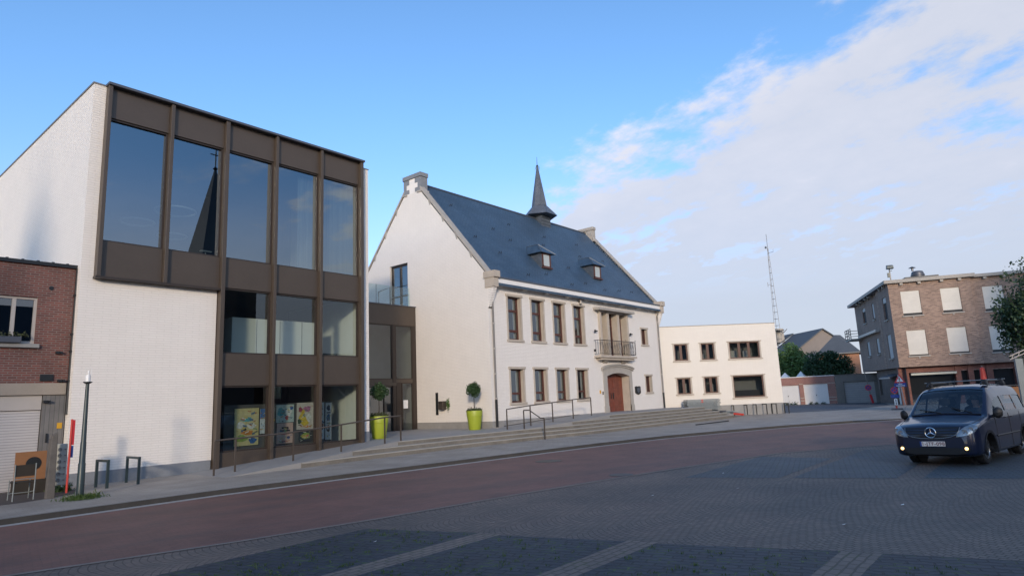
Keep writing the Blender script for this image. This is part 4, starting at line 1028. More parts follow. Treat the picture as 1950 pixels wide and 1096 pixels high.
for z in (6.85, 7.2, 7.5, 7.8): mb.tube([FAS.p(14.3, .85, z), FAS.p(17.45, .85, z), FAS.p(17.45, -.8, z)], .035, 6)
for u in (14.3, 15.35, 16.4, 17.45): mb.tube([FAS.p(u, .85, 6.74), FAS.p(u, .85, 7.82)], .035, 6)
mb.build('balcony_railing', M['black_metal'], apt)
# ground floor: shop front behind brick pillars
FAG = Fr(cB - nB * .55, dB, nB)
mb = MB()
for a, b in ((0, .75), (4.15, 4.55), (5.05, 5.45), (6.35, 6.8), (8.3, 8.8), (11, 11.5), (14, 16)): mb.box(FAG, a, b, -.4, 0, 0, 3.2)
mb.box(FAG, .75, 16, -.3, -.05, 2.72, 3.2)
mb.build('pillars', M['b_red'], apt)
mb = MB(); mb.box(FAG, .75, 16, -.8, -.6, .0, 2.72); mb.build('shop_front', M['room_dark'], apt)
mb = MB()
for a, b in ((.8, 4.1), (4.6, 5.0), (5.5, 6.3), (6.85, 8.25), (8.85, 10.9)): mb.face([FAG.p(a, -.45, .1), FAG.p(b, -.45, .1), FAG.p(b, -.45, 2.7), FAG.p(a, -.45, 2.7)])
mb.build('shop_window', M['glass_t'], apt)
mb = MB(); mb.box(FAG, .85, 4.2, .0, .24, 2.48, 2.66); mb.build('awning_cassette', M['pale_plastic'], apt, bevel=.03)
mb = MB()
FASG = Fr(cB - V((-.3746, .9272, 0)) * .45, sB, V((-.3746, .9272, 0)))
mb.wall(FASG, .0, 11, 0, 3.2, [(2.1, 4.2, 0, 2.2, .2), (9.4, 10.5, .8, 2.4, .15)]); mb.build('side_ground_wall', M['b_grey'], apt)
mb = MB(); mb.box(FASG, 2.2, 4.1, -.2, -.12, .05, 2.15); mb.build('side_door', M['room_white'], apt)
mb = MB(); mb.extr([FASG.p(2.0, 0, 2.75), FASG.p(2.0, .9, 2.45), FASG.p(2.0, .9, 2.36), FASG.p(2.0, 0, 2.6)], sB * 3.6); mb.build('side_awning', M['capping'], apt)
mb = MB(); mb.box(FASG, 1.9, 5.7, .86, .95, 2.33, 2.43); mb.build('awning_bar', M['white_pvc'], apt)
ch = thing('roof_chimney', tuple(FAF.p(3.4, -3, 10.5)), 'squat dark chimney with cowl on the flat roof of the corner building', 'chimney')
mb = MB(); mb.box(FAF, 2.3, 4.1, -3.6, -2.2, 10.5, 10.72); mb.box(FAF, 1.9, 4.5, -3.8, -2.0, 10.95, 11.07); mb.box(FAF, 2.5, 4.0, -3.5, -2.3, 10.72, 10.95); mb.build('base', M['grey_concrete'], ch)
mb = MB(); mb.lathe(FAF.p(3.15, -2.9, 0), [(.5, 11.07), (.5, 11.2), (.55, 11.22), (.55, 11.33), (.5, 11.35), (.5, 11.45), (.42, 11.62), (.25, 11.67)], 18); mb.build('pot', M['capping'], ch, smooth=40)
mb = MB(); p = FAF.p(2.8, -2.9, 0); mb.tube([p + V((0, 0, 11.7)), p + V((0, 0, 12.0))], .09, 8); mb.lathe(p, [(.3, 11.98), (.05, 12.1)], 12); mb.build('cowl', M['capping'], ch)
fl = thing('roof_floodlight', tuple(FAF.p(.6, -1.2, 10.5)), 'floodlight and speakers on a thin mast at the roof corner of the brick building', 'floodlight')
p = FAF.p(.6, -1.2, 0)
mb = MB(); mb.tube([p + V((0, 0, 10.5)), p + V((0, 0, 12.15))], .05, 8); mb.build('mast', M['zinc'], fl)
mb = MB(); q = lambda a, o, z: p + dB * a * .85 + nB * o * .85 + V((0, 0, z))
mb.hexa([q(-.32, .0, 11.78), q(-.32, .5, 11.78), q(.32, .5, 11.78), q(.32, 0, 11.78), q(-.28, .1, 12.15), q(-.28, .55, 12.05), q(.28, .55, 12.05), q(.28, .1, 12.15)])
mb.build('lamp_housing', M['green_black'], fl, bevel=.02)
mb = MB(); mb.face([q(-.28, .52, 11.82), q(.28, .52, 11.82), q(.28, .56, 12.0), q(-.28, .56, 12.0)]); mb.hexa([q(-.15, .3, 11.58), q(-.15, .45, 11.58), q(.15, .45, 11.58), q(.15, .3, 11.58), q(-.15, .3, 11.62), q(-.15, .45, 11.62), q(.15, .45, 11.62), q(.15, .3, 11.62)]); mb.build('lamp_glass', M['galv'], fl)
mb = MB(); mb.hexa([q(-.28, .06, 11.05), q(-.28, .22, 11.05), q(-.06, .22, 11.05), q(-.06, .06, 11.05), q(-.28, .06, 11.45), q(-.28, .22, 11.45), q(-.06, .22, 11.45), q(-.06, .06, 11.45)]); mb.build('control_box', M['green_black'], fl)

# ================================================================== garages
FGA = Fr((74.75, 14.1, 0), (-.1, .995, 0), (-.995, -.1, 0))
ga = thing('brick_garages', (74.3, 21, .05), 'low red brick garage row with two white doors', 'garage')
mb = MB(); mb.wall(FGA, 4.0, 13.5, .0, 2.98, [(4.75, 7.15, 0, 2.2, .15), (7.6, 10.0, 0, 2.15, .15)]); mb.build('wall', M['g_brick'], ga)
mb = MB(); mb.box(FGA, 4.0, 13.5, -5, .06, 2.98, 3.06); mb.build('roof', M['white_trim'], ga)
for a, b, zt in ((4.75, 7.15, 2.2), (7.6, 10.0, 2.15)):
    mb = MB(); mb.box(FGA, a, b, -.15, -.1, .05, zt); d_ = mb.build('garage_door', M['white_door'], ga)
    mb = MB(); mb.box(FGA, (a + b) / 2 - .03, (a + b) / 2 + .03, -.1, -.05, .95, 1.07); mb.build('handle', M['black_metal'], d_)
mb = MB()
for u0, u1 in ((4.0, 4.72), (7.18, 7.57)):
    for z in (.72, .42, 2.2): mb.box(FGA, u0, u1, -.01, .03, z, z + .07)
mb.build('stone_bands', M['sandstone'], ga)
gg = thing('grey_garage', (74.6, 15.5, .05), 'low grey rendered garage with grey roller door beside the brick corner building', 'garage')
mb = MB(); mb.wall(FGA, -3, 3.97, .0, 3.0, [(.35, 3.2, 0, 2.28, .25)]); mb.wall(Fr(FGA.p(3.97, 0, 0), -FGA.N, FGA.U), 0, 5, 2.9, 3.0); mb.build('wall', M['grey_concrete'], gg)
mb = MB(); mb.box(FGA, -3, 3.97, -5, .05, 3.0, 3.05); mb.build('roof', M['grey_concrete'], gg)
mb = MB(); mb.box(FGA, .35, 3.2, -.25, -.2, .05, 2.28); mb.build('garage_door', M['grey_door'], gg)
random.seed(8)
for i, (u, w) in enumerate(((9.5, .3), (9.0, .3), (8.5, .4), (8.1, .25), (6.55, .3), (6.0, .25), (5.3, .35))):
    p = FGA.p(u, .2, .05)
    o = leaves(90, lambda: p + V((random.gauss(0, .08), random.gauss(0, w * .4), abs(random.gauss(0, .13)))), .12, .4, .8).build('weed', M['leaf_b'])
    tag(o, 'low green weed growing at the foot of the white garage doors', 'weed', 'weeds at the foot of the garage doors')
for i, (x, y, za) in enumerate(((79.6, 24.7, 3.72), (80.3, 23.1, 3.80))):
    t = thing('party_tent', (x, y, .05), ['white pointed tent top behind the garages, left one next to the cream wing', 'white pointed tent top behind the garages, right one'][i], 'tent', 'white pointed tents behind the garages')
    mb = MB(); w = 1.25
    for a, b in ((-1, -1), (1, -1), (1, 1), (-1, 1)):
        c, d = (-b, a), None
    cs = [(x - w, y - w, 2.2), (x + w, y - w, 2.2), (x + w, y + w, 2.2), (x - w, y + w, 2.2)]; m_ = [(x - .55, y - .55, 3.0), (x + .55, y - .55, 3.0), (x + .55, y + .55, 3.0), (x - .55, y + .55, 3.0)]
    for k in range(4):
        j = (k + 1) % 4; mb.face([cs[k], cs[j], m_[j], m_[k]]); mb.face([m_[k], m_[j], (x, y, za)])
    mb.build('canvas', M['white_trim'], t)
    mb = MB()
    for c in cs: mb.tube([(c[0], c[1], .05), c], .03, 6)
    mb.build('tent_poles', M['zinc'], t)

# ================================================================== far houses and the mast
ha = thing('far_house', (108.6, 27.3, 0), 'far house with long grey roof and brown gable behind the trees', 'building')
r = V((.72, .69, 0)).normalized(); g = V((-.69, .72, 0)).normalized(); A0 = V((108.6, 27.3, 0))
P = lambda a, b, z: A0 + r * a + g * b + V((0, 0, z))
mb = MB(); mb.face([P(0, 5.2, 0), P(0, -5.2, 0), P(0, -5.2, 7.2), P(0, 0, 10.7), P(0, 5.2, 7.2)]); mb.face([P(0, 5.2, 0), P(30, 5.2, 0), P(30, 5.2, 7.2), P(0, 5.2, 7.2)]); mb.face([P(0, -5.2, 0), P(30, -5.2, 0), P(30, -5.2, 7.2), P(0, -5.2, 7.2)]); mb.build('wall', M['grey_brick'], ha)
mb = MB()
for s in (1, -1):
    mb.hexa([P(-.3, s * 5.6, 6.85), P(9, s * 5.6, 6.85), P(9, 0, 10.72), P(-.3, 0, 10.72), P(-.3, s * 5.6, 7.05), P(9, s * 5.6, 7.05), P(9, 0, 10.92), P(-.3, 0, 10.92)])
mb.face([P(9, 6.5, 6.9), P(9, -6, 6.9), P(30, -6, 6.9), P(30, 6.5, 6.9)]) ; mb.hexa([P(9, 6.5, 6.9), P(30, 6.5, 6.9), P(30, 0, 10.9), P(9, 0, 10.9), P(9, 6.5, 7.1), P(30, 6.5, 7.1), P(30, 0, 11.1), P(9, 0, 11.1)])
mb.build('roof', M['roof_tile'], ha)
mb = MB(); mb.hexa([P(9.2, 1.6, 9.6), P(10.6, 1.6, 9.6), P(10.6, 3.0, 9.6), P(9.2, 3.0, 9.6), P(9.2, 1.6, 12.0), P(10.6, 1.6, 12.0), P(10.6, 3.0, 12.0), P(9.2, 3.0, 12.0)]); mb.build('chimney', M['sandstone_grey'], ha)
hb = thing('orange_house', (97.3, 22.8, 0), 'orange brick house with dark hipped roof behind the trees', 'building')
mb = MB(); FO = Fr((96.95, 25.2, 0), (.2, -.98, 0), (-.98, -.2, 0))
mb.wall(FO, 0, 5.0, 0, 6.35); mb.wall(Fr(FO.p(5.0, 0, 0), -FO.N, FO.U), 0, 8, 0, 6.35); mb.wall(Fr(FO.p(0, 0, 0), -FO.N, -FO.U), 0, 8, 0, 6.35); mb.build('wall', M['orange_brick'], hb)
mb = MB(); c = [FO.p(-.4, .4, 6.3), FO.p(5.35, .4, 6.3), FO.p(5.35, -8.4, 6.3), FO.p(-.4, -8.4, 6.3)]; a1, a2 = FO.p(2.2, -3.6, 9.15), FO.p(2.9, -4.6, 9.15)
mb.face([c[0], c[1], a1]); mb.face([c[1], c[2], a2, a1]); mb.face([c[2], c[3], a2]); mb.face([c[3], c[0], a1, a2]); mb.face(c[::-1]); mb.build('roof', M['roof_tile'], hb)
mb = MB(); mb.box(FO, -.4, 5.35, .36, .46, 6.22, 6.36); mb.build('gutter', M['zinc'], hb)
ms = thing('radio_mast', (112.6, 35.4, 8.6), 'tall slender lattice radio mast rising from the far roof beyond the cream wing', 'mast')
mb = MB(); bx_, by_ = 112.6, 35.4
legs = [lambda z, a=a: V((bx_ + cos(a) * (.62 - .030 * (z - 8)), by_ + sin(a) * (.62 - .030 * (z - 8)), z)) for a in (.5, 2.6, 4.7)]
for l in legs: mb.tube([l(8.2), l(26)], .035, 5)
z = 9.
while z < 25.4:
    for i in range(3):
        a, b = legs[i], legs[(i + 1) % 3]; mb.tube([a(z), b(z)], .022, 4)
    z += 1.15
mb.build('lattice', M['zinc'], ms)
mb = MB(); mb.tube([(bx_, by_, 25.5), (bx_, by_, 28.6)], .04, 6); mb.tube([(bx_, by_, 25.2), (bx_ + .6, by_ - .7, 25.4)], .035, 5); mb.tube([(bx_ + .6, by_ - .7, 25.4), (bx_ + .6, by_ - .7, 25.9)], .03, 5); mb.disc((bx_ - .15, by_ + .2, 26.2), (-.7, .5, 0), .2, .15, 12); mb.tube([(bx_ - .5, by_ + .5, 19.2), (bx_ - .5, by_ + .5, 20.0)], .04, 5); mb.tube([(bx_ - .5, by_ + .5, 19.6), (bx_, by_, 19.6)], .03, 5)
mb.build('antennas', M['zinc'], ms)
mb = MB(); mb.disc((bx_ + .3, by_ - .3, 11.6), (0, 0, 1), .8, .08, 10); mb.tube([(bx_ + .5, by_ - .9, 11.2), (bx_ + .8, by_ - 1.4, 11.8)], .06, 5); mb.build('platform', M['zinc'], ms)

# ================================================================== trees
def tree(name, loc, trunk_h, centre, rad, n, leaf, m, label, seed, lobes=12, lim=7, group=None, ls=.34):
    random.seed(seed)
    t = thing(name, loc, label, 'tree', group)
    x, y, z0 = loc; c = V(centre); rx, ry, rz = rad
    mb = MB(); top_ = V((c.x, c.y, c.z + rz * .3))
    mb.tube([(x, y, z0), (x + .03, y - .02, z0 + trunk_h * .5), (x, y, z0 + trunk_h), top_], .16 * rx / 2, 8, r2=.03)
    ends = []
    for i in range(lim):
        a = 2 * pi * i / lim + random.random(); b = random.uniform(.1, 1)
        e = c + V((cos(a) * rx * .75, sin(a) * ry * .75, rz * random.uniform(-.5, .7)))
        s = V((x, y, z0 + trunk_h * (.75 + .5 * b)))
        mb.tube([s, (s + e) / 2 + V((0, 0, .2)), e], .06 * rx / 2, 6, r2=.015); ends.append(e)
    mb.build('trunk', M['bark'], t)
    L = []
    for i in range(lobes):
        d = V((random.gauss(0, 1), random.gauss(0, 1), random.gauss(0, 1))).normalized(); f = random.uniform(.35, .85)
        L.append((c + V((d.x * rx * f, d.y * ry * f, d.z * rz * f)), random.uniform(.22, .45)))
    def pf():
        if random.random() < .88:
            q, s = random.choice(L); d = V((random.gauss(0, 1), random.gauss(0, 1), random.gauss(0, 1))).normalized() * (random.random() ** .4) * s
            return q + V((d.x * rx, d.y * ry, d.z * rz))
        d = V((random.gauss(0, 1), random.gauss(0, 1), random.gauss(0, 1))).normalized() * (random.random() ** .33)
        return c + V((d.x * rx * .95, d.y * ry * .95, d.z * rz * .95))
    leaves(n, pf, ls, .55, .2).build('crown', m, t)
    return t
tree('dense_tree', (44.0, .5, .06), 2.2, (44.0, .25, 5.3), (2.1, 2.2, 3.3), 17000, .2, M['leaf_c'], 'dense dark green tree at the right edge in front of the brick building', 4, 34, 9, ls=.19)
tree('leafy_tree', (84.8, 25.2, .0), 2.0, (84.8, 25.4, 4.4), (2.6, 2.7, 2.9), 9000, .3, M['leaf_a'], 'bright green leafy tree beside the end of the cream wing', 6, 16, 7, ls=.33)
tree('bushy_tree', (81.8, 20.1, .0), 1.5, (81.8, 20.1, 3.7), (2.0, 2.9, 2.1), 9500, .3, M['leaf_b'], 'wide dark green bush tree rising behind the white garage doors', 9, 16, 7, ls=.3)

# ================================================================== potted trees
def potted(loc, label, seed):
    random.seed(seed)
    t = thing('potted_tree', loc, label, 'potted tree', 'lime green pots with round topped trees')
    mb = MB(); mb.lathe((0, 0, 0), [(.27, 0), (.29, .04), (.375, .66), (.385, .67), (.405, .92), (.395, .95), (.365, .95), (.355, .86)], 32, 0, False); mb.lathe((0, 0, 0), [(.01, .001), (.27, 0)], 32, 0, False)
    mb.build('pot', M['lime'], t, smooth=35, local=True)
    mb = MB(); mb.lathe((0, 0, 0), [(.36, .86), (.01, .9)], 24, 0, False); mb.build('soil', M['soil'], t, local=True)
    mb = MB(); mb.tube([(0, 0, .88), (.012, .01, 1.3), (0, 0, 1.95)], .024, 8, r2=.018)
    for i in range(6):
        a = i * 1.05; mb.tube([(0, 0, 1.6 + .04 * i), (.18 * cos(a), .18 * sin(a), 1.95)], .01, 5)
    mb.build('trunk', M['bark'], t, local=True)
    def pf():
        d = V((random.gauss(0, 1), random.gauss(0, 1), random.gauss(0, 1))).normalized()
        k = .35 + .055 * sin(6 * d.x + seed) + .055 * cos(7 * d.y - seed + 3 * d.z) + (.08 if random.random() < .05 else 0)
        d *= k * random.random() ** .36
        return V((d.x, d.y, 1.98 + d.z * .95))
    leaves(1900, pf, .095, .5, .2).build('crown', M['leaf_pot'], t, local=True)
    def pg():
        a = random.uniform(0, 2 * pi); r = .40 * sqrt(random.random()); return V((r * cos(a), r * sin(a), .95 + abs(random.gauss(0, .055)) - (.05 if r > .35 else 0)))
    leaves(750, pg, .075, .5, .6).build('underplanting', M['leaf_low'], t, local=True)
    return t
potted((23.45, 22.38, .56), 'round topped tree in a lime green pot against the white gable wall', 1)
potted((17.56, 22.4, .57), 'round topped tree in a lime green pot beside the entrance door', 2)

# ================================================================== handrails
def rail(name, label, pts, zs, tops, closed_bar=None, r=.022):
    t = thing(name, (*pts[0], zs[0]), label, 'handrail', 'brown steel handrails of the forecourt')
    for (x, y), z, tp in zip(pts, zs, tops):
        mb = MB(); mb.bx(x - .022, x + .022, y - .022, y + .022, z - .02, tp - .02); mb.build('post', M['rail_metal'], t)
    mb = MB(); q = [(x, y, tp) for (x, y), tp in zip(pts, tops)]
    if closed_bar: q = closed_bar
    mb.tube(q, .027, 8); mb.build('top_bar', M['rail_metal'], t)
    return t
YR = 19.72
zl_ = lambda x: .1 + max(0, min(1, (x - 9.2) / 7.2)) * .478
X_ = [9.27, 9.92, 11.9, 13.78, 15.72, 16.5]
rail('handrail', 'long sloping brown handrail on the ramp in front of the bronze framed windows', [(x, YR) for x in X_], [.12, .15, .28, .42, .56, .58], [1.13, 1.15, 1.21, 1.35, 1.51, 1.53])
X_ = [23.5, 25.3, 27.15, 29.0, 30.8]
t = rail('handrail', 'sloping brown handrail on the ramp below the old house windows', [(x, 20.3) for x in X_], [.575, .64, .72, .80, .88], [1.52, 1.635, 1.72, 1.82, 1.89])
mb = MB(); mb.tube([(23.8, 20.75, .72), (30.0, 20.9, .97), (30.9, 21.2, .96)], .02, 6); mb.build('lower_bar', M['rail_metal'], t)
rail('handrail', 'short stepped brown handrail crossing the stone steps', [(23.8, 19.5), (23.8, 18.3)], [.55, .12], [1.44, 1.06], [(23.8, 19.5, 1.44), (23.8, 19.15, 1.44), (23.8, 18.5, 1.06), (23.8, 18.3, 1.06)])

# ================================================================== cycle stands
def stand(name, a, b, h, label, group, m):
    a, b = V((*a, .1)), V((*b, .1)); u = (b - a).normalized(); w = .03
    t = thing(name, tuple(a), label, 'bike stand', group)
    fr = Fr((a.x, a.y, 0), u, (-u.y, u.x, 0)); L = (b - a).length
    mb = MB(); mb.box(fr, -w, w, -w, w, .08, .1 + h - 2 * w); mb.build('leg', m, t)
    mb = MB(); mb.box(fr, L - w, L + w, -w, w, .08, .1 + h - 2 * w); mb.build('leg', m, t)
    mb = MB(); mb.box(fr, -w, L + w, -w, w, .1 + h - 2 * w, .1 + h); mb.build('cross_bar', m, t)
stand('bike_stand', (6.4, 20.5), (6.46, 19.84), .74, 'dark square bike stand nearest the lamp post on the left', 'dark bike stands before the library wall', M['green_black'])
stand('bike_stand', (7.28, 20.85), (7.28, 19.98), .74, 'dark square bike stand farther from the lamp post, before the white wall', 'dark bike stands before the library wall', M['green_black'])
BS = [((50.35, 15.95), (49.88, 15.5)), ((50.0, 16.75), (49.35, 16.2)), ((49.6, 17.35), (49.0, 16.8)), ((49.2, 17.95), (48.55, 17.4)), ((48.8, 18.55), (48.15, 17.95)), ((48.1, 19.2), (47.5, 18.7))]
BL_ = ['black bike stand nearest the outer corner of the cream wing', 'second black bike stand from the outer corner of the cream wing', 'third black bike stand from the outer corner of the cream wing', 'fourth black bike stand from the corner, before the stone plinth', 'second black bike stand from the pile of fence panels', 'black bike stand standing right behind the fallen fence panels']
for (a, b), l in zip(BS, BL_): stand('bike_stand', a, b, .74, l, 'black bike stands before the cream wing', M['black_metal'])

# ================================================================== pile of fence panels
random.seed(4)
n = 13
p0 = FRW.p(7.85, 1.0, 0); p1 = FRW.p(5.7, 1.0, 0)
U_ = (p1 - p0).normalized(); fr = Fr((p0.x, p0.y, 0), U_, NR)
for i in range(n):
    j = random.uniform(-.05, .05); z = .62 + i * .06; e = 2.35 + random.uniform(-.06, .06)
    a = -.05 if i > 5 else .0 + (.55 if i < 2 else 0)
    mb = MB()
    mb.box(fr, a + j, e, -.5, -.46, z, z + .04); mb.box(fr, a + j, e, .4, .44, z, z + .04)
    for u in (a + j, e - .04): mb.box(fr, u, u + .04, -.46, .4, z, z + .04)
    for k in range(5): mb.box(fr, a + j + .4 + k * .4, a + j + .408 + k * .4, -.46, .4, z + .014, z + .026)
    mb.box(fr, e, e + .12, -.3, -.24, z, z + .045); mb.box(fr, e, e + .12, .2, .26, z, z + .045)
    o = mb.build('fence_panel', M['galv'])
    if i in (0, n - 1): tag(o, ['grey temporary fence panel at the very bottom of the neat stack, resting on the steps', 'topmost grey fence panel of the neat stack before the cream wing'][i > 0], 'fence panel', 'stacked grey fence panels')
    else: tag(o, 'grey temporary fence panel inside the neat stack before the cream wing', 'fence panel', 'stacked grey fence panels')
mb = MB(); mb.box(fr, 1.0, 1.14, .445, .452, 1.16, 1.24); mb.box(fr, 1.0, 1.14, .445, .452, 1.3, 1.36); tag(mb.build('red_label', M['red_paint']), 'faded red label on the front of the stacked fence panels', 'label')
for i in range(9):
    c = V((45.6 + i * .17, 20.3 - i * .24, .62 - .05 * i + .03 * (i % 3))); a = random.uniform(-.5, .5) + .8; d = V((cos(a), -sin(a), random.uniform(-.12, -.02))); e = V((sin(a), cos(a), 0))
    mb = MB()
    for o in (-.22, .22): mb.tube([c + e * o - d * .75, c + e * o + d * .75], .03, 6)
    for o in (-.7, -.2, .25, .7): mb.tube([c - e * .22 + d * o, c + e * .22 + d * o], .022, 6)
    if i % 2: mb.hexa([c + d * .3 + e * x + V((0, 0, -.06 + z)) + d * k for z in (0, .13) for x, k in ((-.12, 0), (-.12, .5), (.12, .5), (.12, 0))])
    tag(mb.build('fence_panel', M['galv'] if i % 3 else M['capping']), 'grey fence panel lying askew in the slid heap at the end of the steps', 'fence panel', 'slid grey fence panels')
mb = MB(); c = V((45.9, 17.75, .17)); d = V((-.05, -1., -.09)).normalized(); e = V((1., -.05, 0))
mb.hexa([c + d * a + e * b + V((0, 0, z)) for z in (0, .14) for a, b in ((-.36, -.08), (.36, -.08), (.36, .08), (-.36, .08))])
tag(mb.build('red_barrier_plank', M['red_paint'], bevel=.02), 'red plastic barrier plank lying on the pavement beside the fallen panels', 'barrier plank')
mb = MB(); mb.tube([(34.5, 15.83, .13), (38.5, 15.54, .13)], .03, 8); tag(mb.build('steel_bar', M['black_metal']), 'long thin dark steel bar lying on the pavement below the steps', 'bar')
mb = MB(); mb.bx(25.6, 26.5, 17.2, 17.8, .1, .106); tag(mb.build('pavement_hatch', M['kerb']), 'dark flat hatch in the pavement at the foot of the steps', 'hatch')
# ================================================================== left corner clutter
lp = thing('street_lamp', (5.36, 18.2, .1), 'dark tapered lamp post with broken white head by the left kerb', 'street lamp')
mb = MB(); mb.lathe((5.36, 18.2, 0), [(.084, .1), (.078, .9), (.068, .92), (.062, 1.4), (.056, 1.42), (.038, 2.8), (.036, 2.82)], 16); mb.build('pole', M['green_black'], lp, smooth=40)
mb = MB(); mb.lathe((5.36, 18.2, 0), [(.05, 2.8), (.10, 2.83), (.095, 2.85)], 16); mb.build('collar', M['black_metal'], lp)
mb = MB(); mb.lathe((5.36, 18.2, 0), [(.056, 2.85), (.056, 3.0), (.045, 3.02)], 16); mb.build('lamp_socket', M['white_sign'], lp, smooth=40)
mb = MB(); mb.tube([(5.29, 18.2, 3.0), (5.29, 18.2, 3.17), (5.43, 18.2, 3.17), (5.43, 18.2, 3.0)], .006, 5); mb.lathe((5.37, 18.2, 3.02), [(.015, 0), (.028, .05), (.02, .1)], 10); mb.build('bulb', M['white_sign'], lp)
random.seed(12)
o = leaves(900, lambda: (5.3 + random.gauss(.05, .2), 17.95 + random.gauss(0, .16), .1 + abs(random.gauss(0, .045))), .11, .16, 1.4).build('grass_tuft', M['grass']); tag(o, 'tuft of green grass around the foot of the lamp post', 'grass tuft')
o = leaves(260, lambda: (5.6 + random.gauss(0, .14), 20.4 + random.gauss(0, .12), .1 + abs(random.gauss(0, .1))), .12, .2, 1.2).build('grass_tuft', M['grass']); tag(o, 'small green weeds behind the red pole at the wall corner', 'weed')
mb = MB(); mb.hexa([(4.86, 18.9, .1), (5.04, 18.9, .1), (5.04, 19.05, .1), (4.86, 19.05, .1), (4.9, 18.92, 1.58), (5.02, 18.92, 1.66), (5.02, 19.03, 1.66), (4.9, 19.03, 1.58)]); tag(mb.build('wooden_post', M['old_wood'], bevel=.012), 'old grey wooden post in front of the grey side door', 'post')
mb = MB(); mb.bx(5.05, 5.16, 19.6, 19.75, .1, 1.5); tag(mb.build('wooden_plank', M['old_wood']), 'narrow dark wooden plank standing behind the grey post', 'plank')
t = thing('socket_panel', (5.4, 20.0, .2), 'pale upright panel with a row of round dark knobs beside the red pole', 'panel')
mb = MB(); fr = Fr((5.27, 20.05, 0), (1, -.1, 0), (-.1, -1, 0)); mb.box(fr, 0, .28, -.1, 0, .3, 1.34); mb.build('panel', M['pale_plastic'], t, bevel=.015)
for i in range(6):
    mb = MB(); z = 1.2 - i * .155; mb.torus(fr.p(.11, .008, z), fr.N, .036, .009, 14, 5); mb.disc(fr.p(.11, 0, z), fr.N, .014, .02, 8); mb.box(fr, .21, .25, 0, .02, z - .015, z + .015); mb.build('knob', M['zinc'], t)
t = thing('red_pole', (5.56, 19.9, .1), 'tall thin red pole leaning at the corner of the white wall', 'pole')
mb = MB(); mb.tube([(5.54, 19.85, .1), (5.58, 19.95, 1.96)], .026, 10); mb.build('pole', M['red_paint'], t)
mb = MB(); mb.box(Fr((5.6, 19.95, 0), (1, 0, 0), (0, -1, 0)), .0, .05, -.03, .03, 1.3, 1.94); mb.build('red_strip', M['red_sign'], t)
mb = MB(); mb.box(Fr((5.6, 19.95, 0), (1, 0, 0), (0, -1, 0)), .0, .045, -.03, .03, .98, 1.28); mb.build('blue_strip', M['blue_sign'], t)
t = thing('speaker_board', (5.0, 20.8, .4), 'ochre wooden board with a round black hole leaning before the garage door', 'board')
fr = Fr((4.64, 20.9, 0), (1, -.03, 0), (-.03, -1, 0))
mb = MB(); mb.box(fr, 0, .68, -.03, .0, .45, 1.17); mb.build('board', M['ochre'], t, bevel=.006)
mb = MB(); mb.disc(fr.p(.4, .001, .86), fr.N, .17, .01, 24); mb.build('hole', M['black_metal'], t)
mb = MB(); mb.box(fr, -.0, .75, -.25, .05, .1, .45); tag(mb.build('crate', M['soil']), 'dark low crate under the ochre board', 'crate')
t = thing('folding_chair', (4.5, 19.4, .1), 'metal framed garden chair with dark backrest on the brown yard', 'chair')
mb = MB(); mb.box(Fr((4.28, 19.3, 0), (1, 0, 0), (0, -1, 0)), .03, .42, -.01, .01, .66, .93); mb.build('backrest', M['soil'], t)
mb = MB(); mb.bx(4.3, 4.7, 19.32, 19.7, .5, .53); mb.build('seat', M['soil'], t)
for x, yy in ((4.3, 19.28), (4.71, 19.28), (4.3, 19.7), (4.71, 19.7)):
    mb = MB(); mb.tube([(x - (.02 if yy < 19.5 else 0), yy - (.05 if yy < 19.5 else -.05), .1), (x, yy, .56), (x, yy, .95 if yy < 19.5 else .57)], .014, 6); mb.build('leg', M['galv'], t)
mb = MB(); mb.tube([(4.3, 19.28, .6), (4.71, 19.28, .6)], .012, 6); mb.tube([(4.3, 19.28, .3), (4.3, 19.72, .25), (4.71, 19.72, .25), (4.71, 19.28, .3)], .012, 6); mb.build('frame', M['galv'], t)

# ================================================================== signs
Nn = V((-.92, -.39, 0)); Un = V((.39, -.92, 0))
def post_sign(loc, label, cat='sign', name='road_sign'): return thing(name, loc, label, cat)
def noparking(t, c, r):
    mb = MB(); mb.disc(c, Nn, r, .02, 24, 0); mb.build('disc', M['red_sign'], t)
    mb = MB(); mb.disc(c + Nn * .021, Nn, r * .8, .004, 24, 0); f_ = mb.build('disc_field', M['blue_sign'], t)
    mb = MB()
    for s in (1, -1):
        d = (Un + V((0, 0, s))).normalized(); e = (Un - V((0, 0, s))).normalized(); c2 = c + Nn * (.028 + .002 * s)
        mb.face([c2 + d * r * .8 + e * r * .09, c2 + d * r * .8 - e * r * .09, c2 - d * r * .8 - e * r * .09, c2 - d * r * .8 + e * r * .09])
    mb.build('red_cross', M['red_sign'], t)
def plate(t, c, w, h, m, name, off=.03):
    fr = Fr((c.x, c.y, 0), Un, Nn); mb = MB(); mb.box(fr, -w / 2, w / 2, off, off + .02, c.z - h / 2, c.z + h / 2); return mb.build(name, m, t), fr
t = post_sign((53.5, 8.9, .06), 'red and white warning triangle above a blue plate on a pale post', name='warning_sign')
b0 = V((53.2, 8.62, 0))
mb = MB(); mb.tube([b0 + V((.12, -.1, .06)), b0 + V((-.05, .1, 2.5))], .035, 8); mb.build('post', M['white_pvc'], t)
c = b0 + V((.05, .06, 2.2)); mb = MB(); mb.extr([c + Nn * .06 - Un * .36 + V((0, 0, -.27)), c + Nn * .06 + Un * .36 + V((0, 0, -.27)), c + Nn * .06 + V((0, 0, .38))], Nn * .02); mb.build('triangle', M['red_sign'], t)
mb = MB(); mb.face([c + Nn * .085 - Un * .22 + V((0, 0, -.19)), c + Nn * .085 + Un * .22 + V((0, 0, -.19)), c + Nn * .085 + V((0, 0, .2))]); mb.build('white_field', M['white_sign'], t)
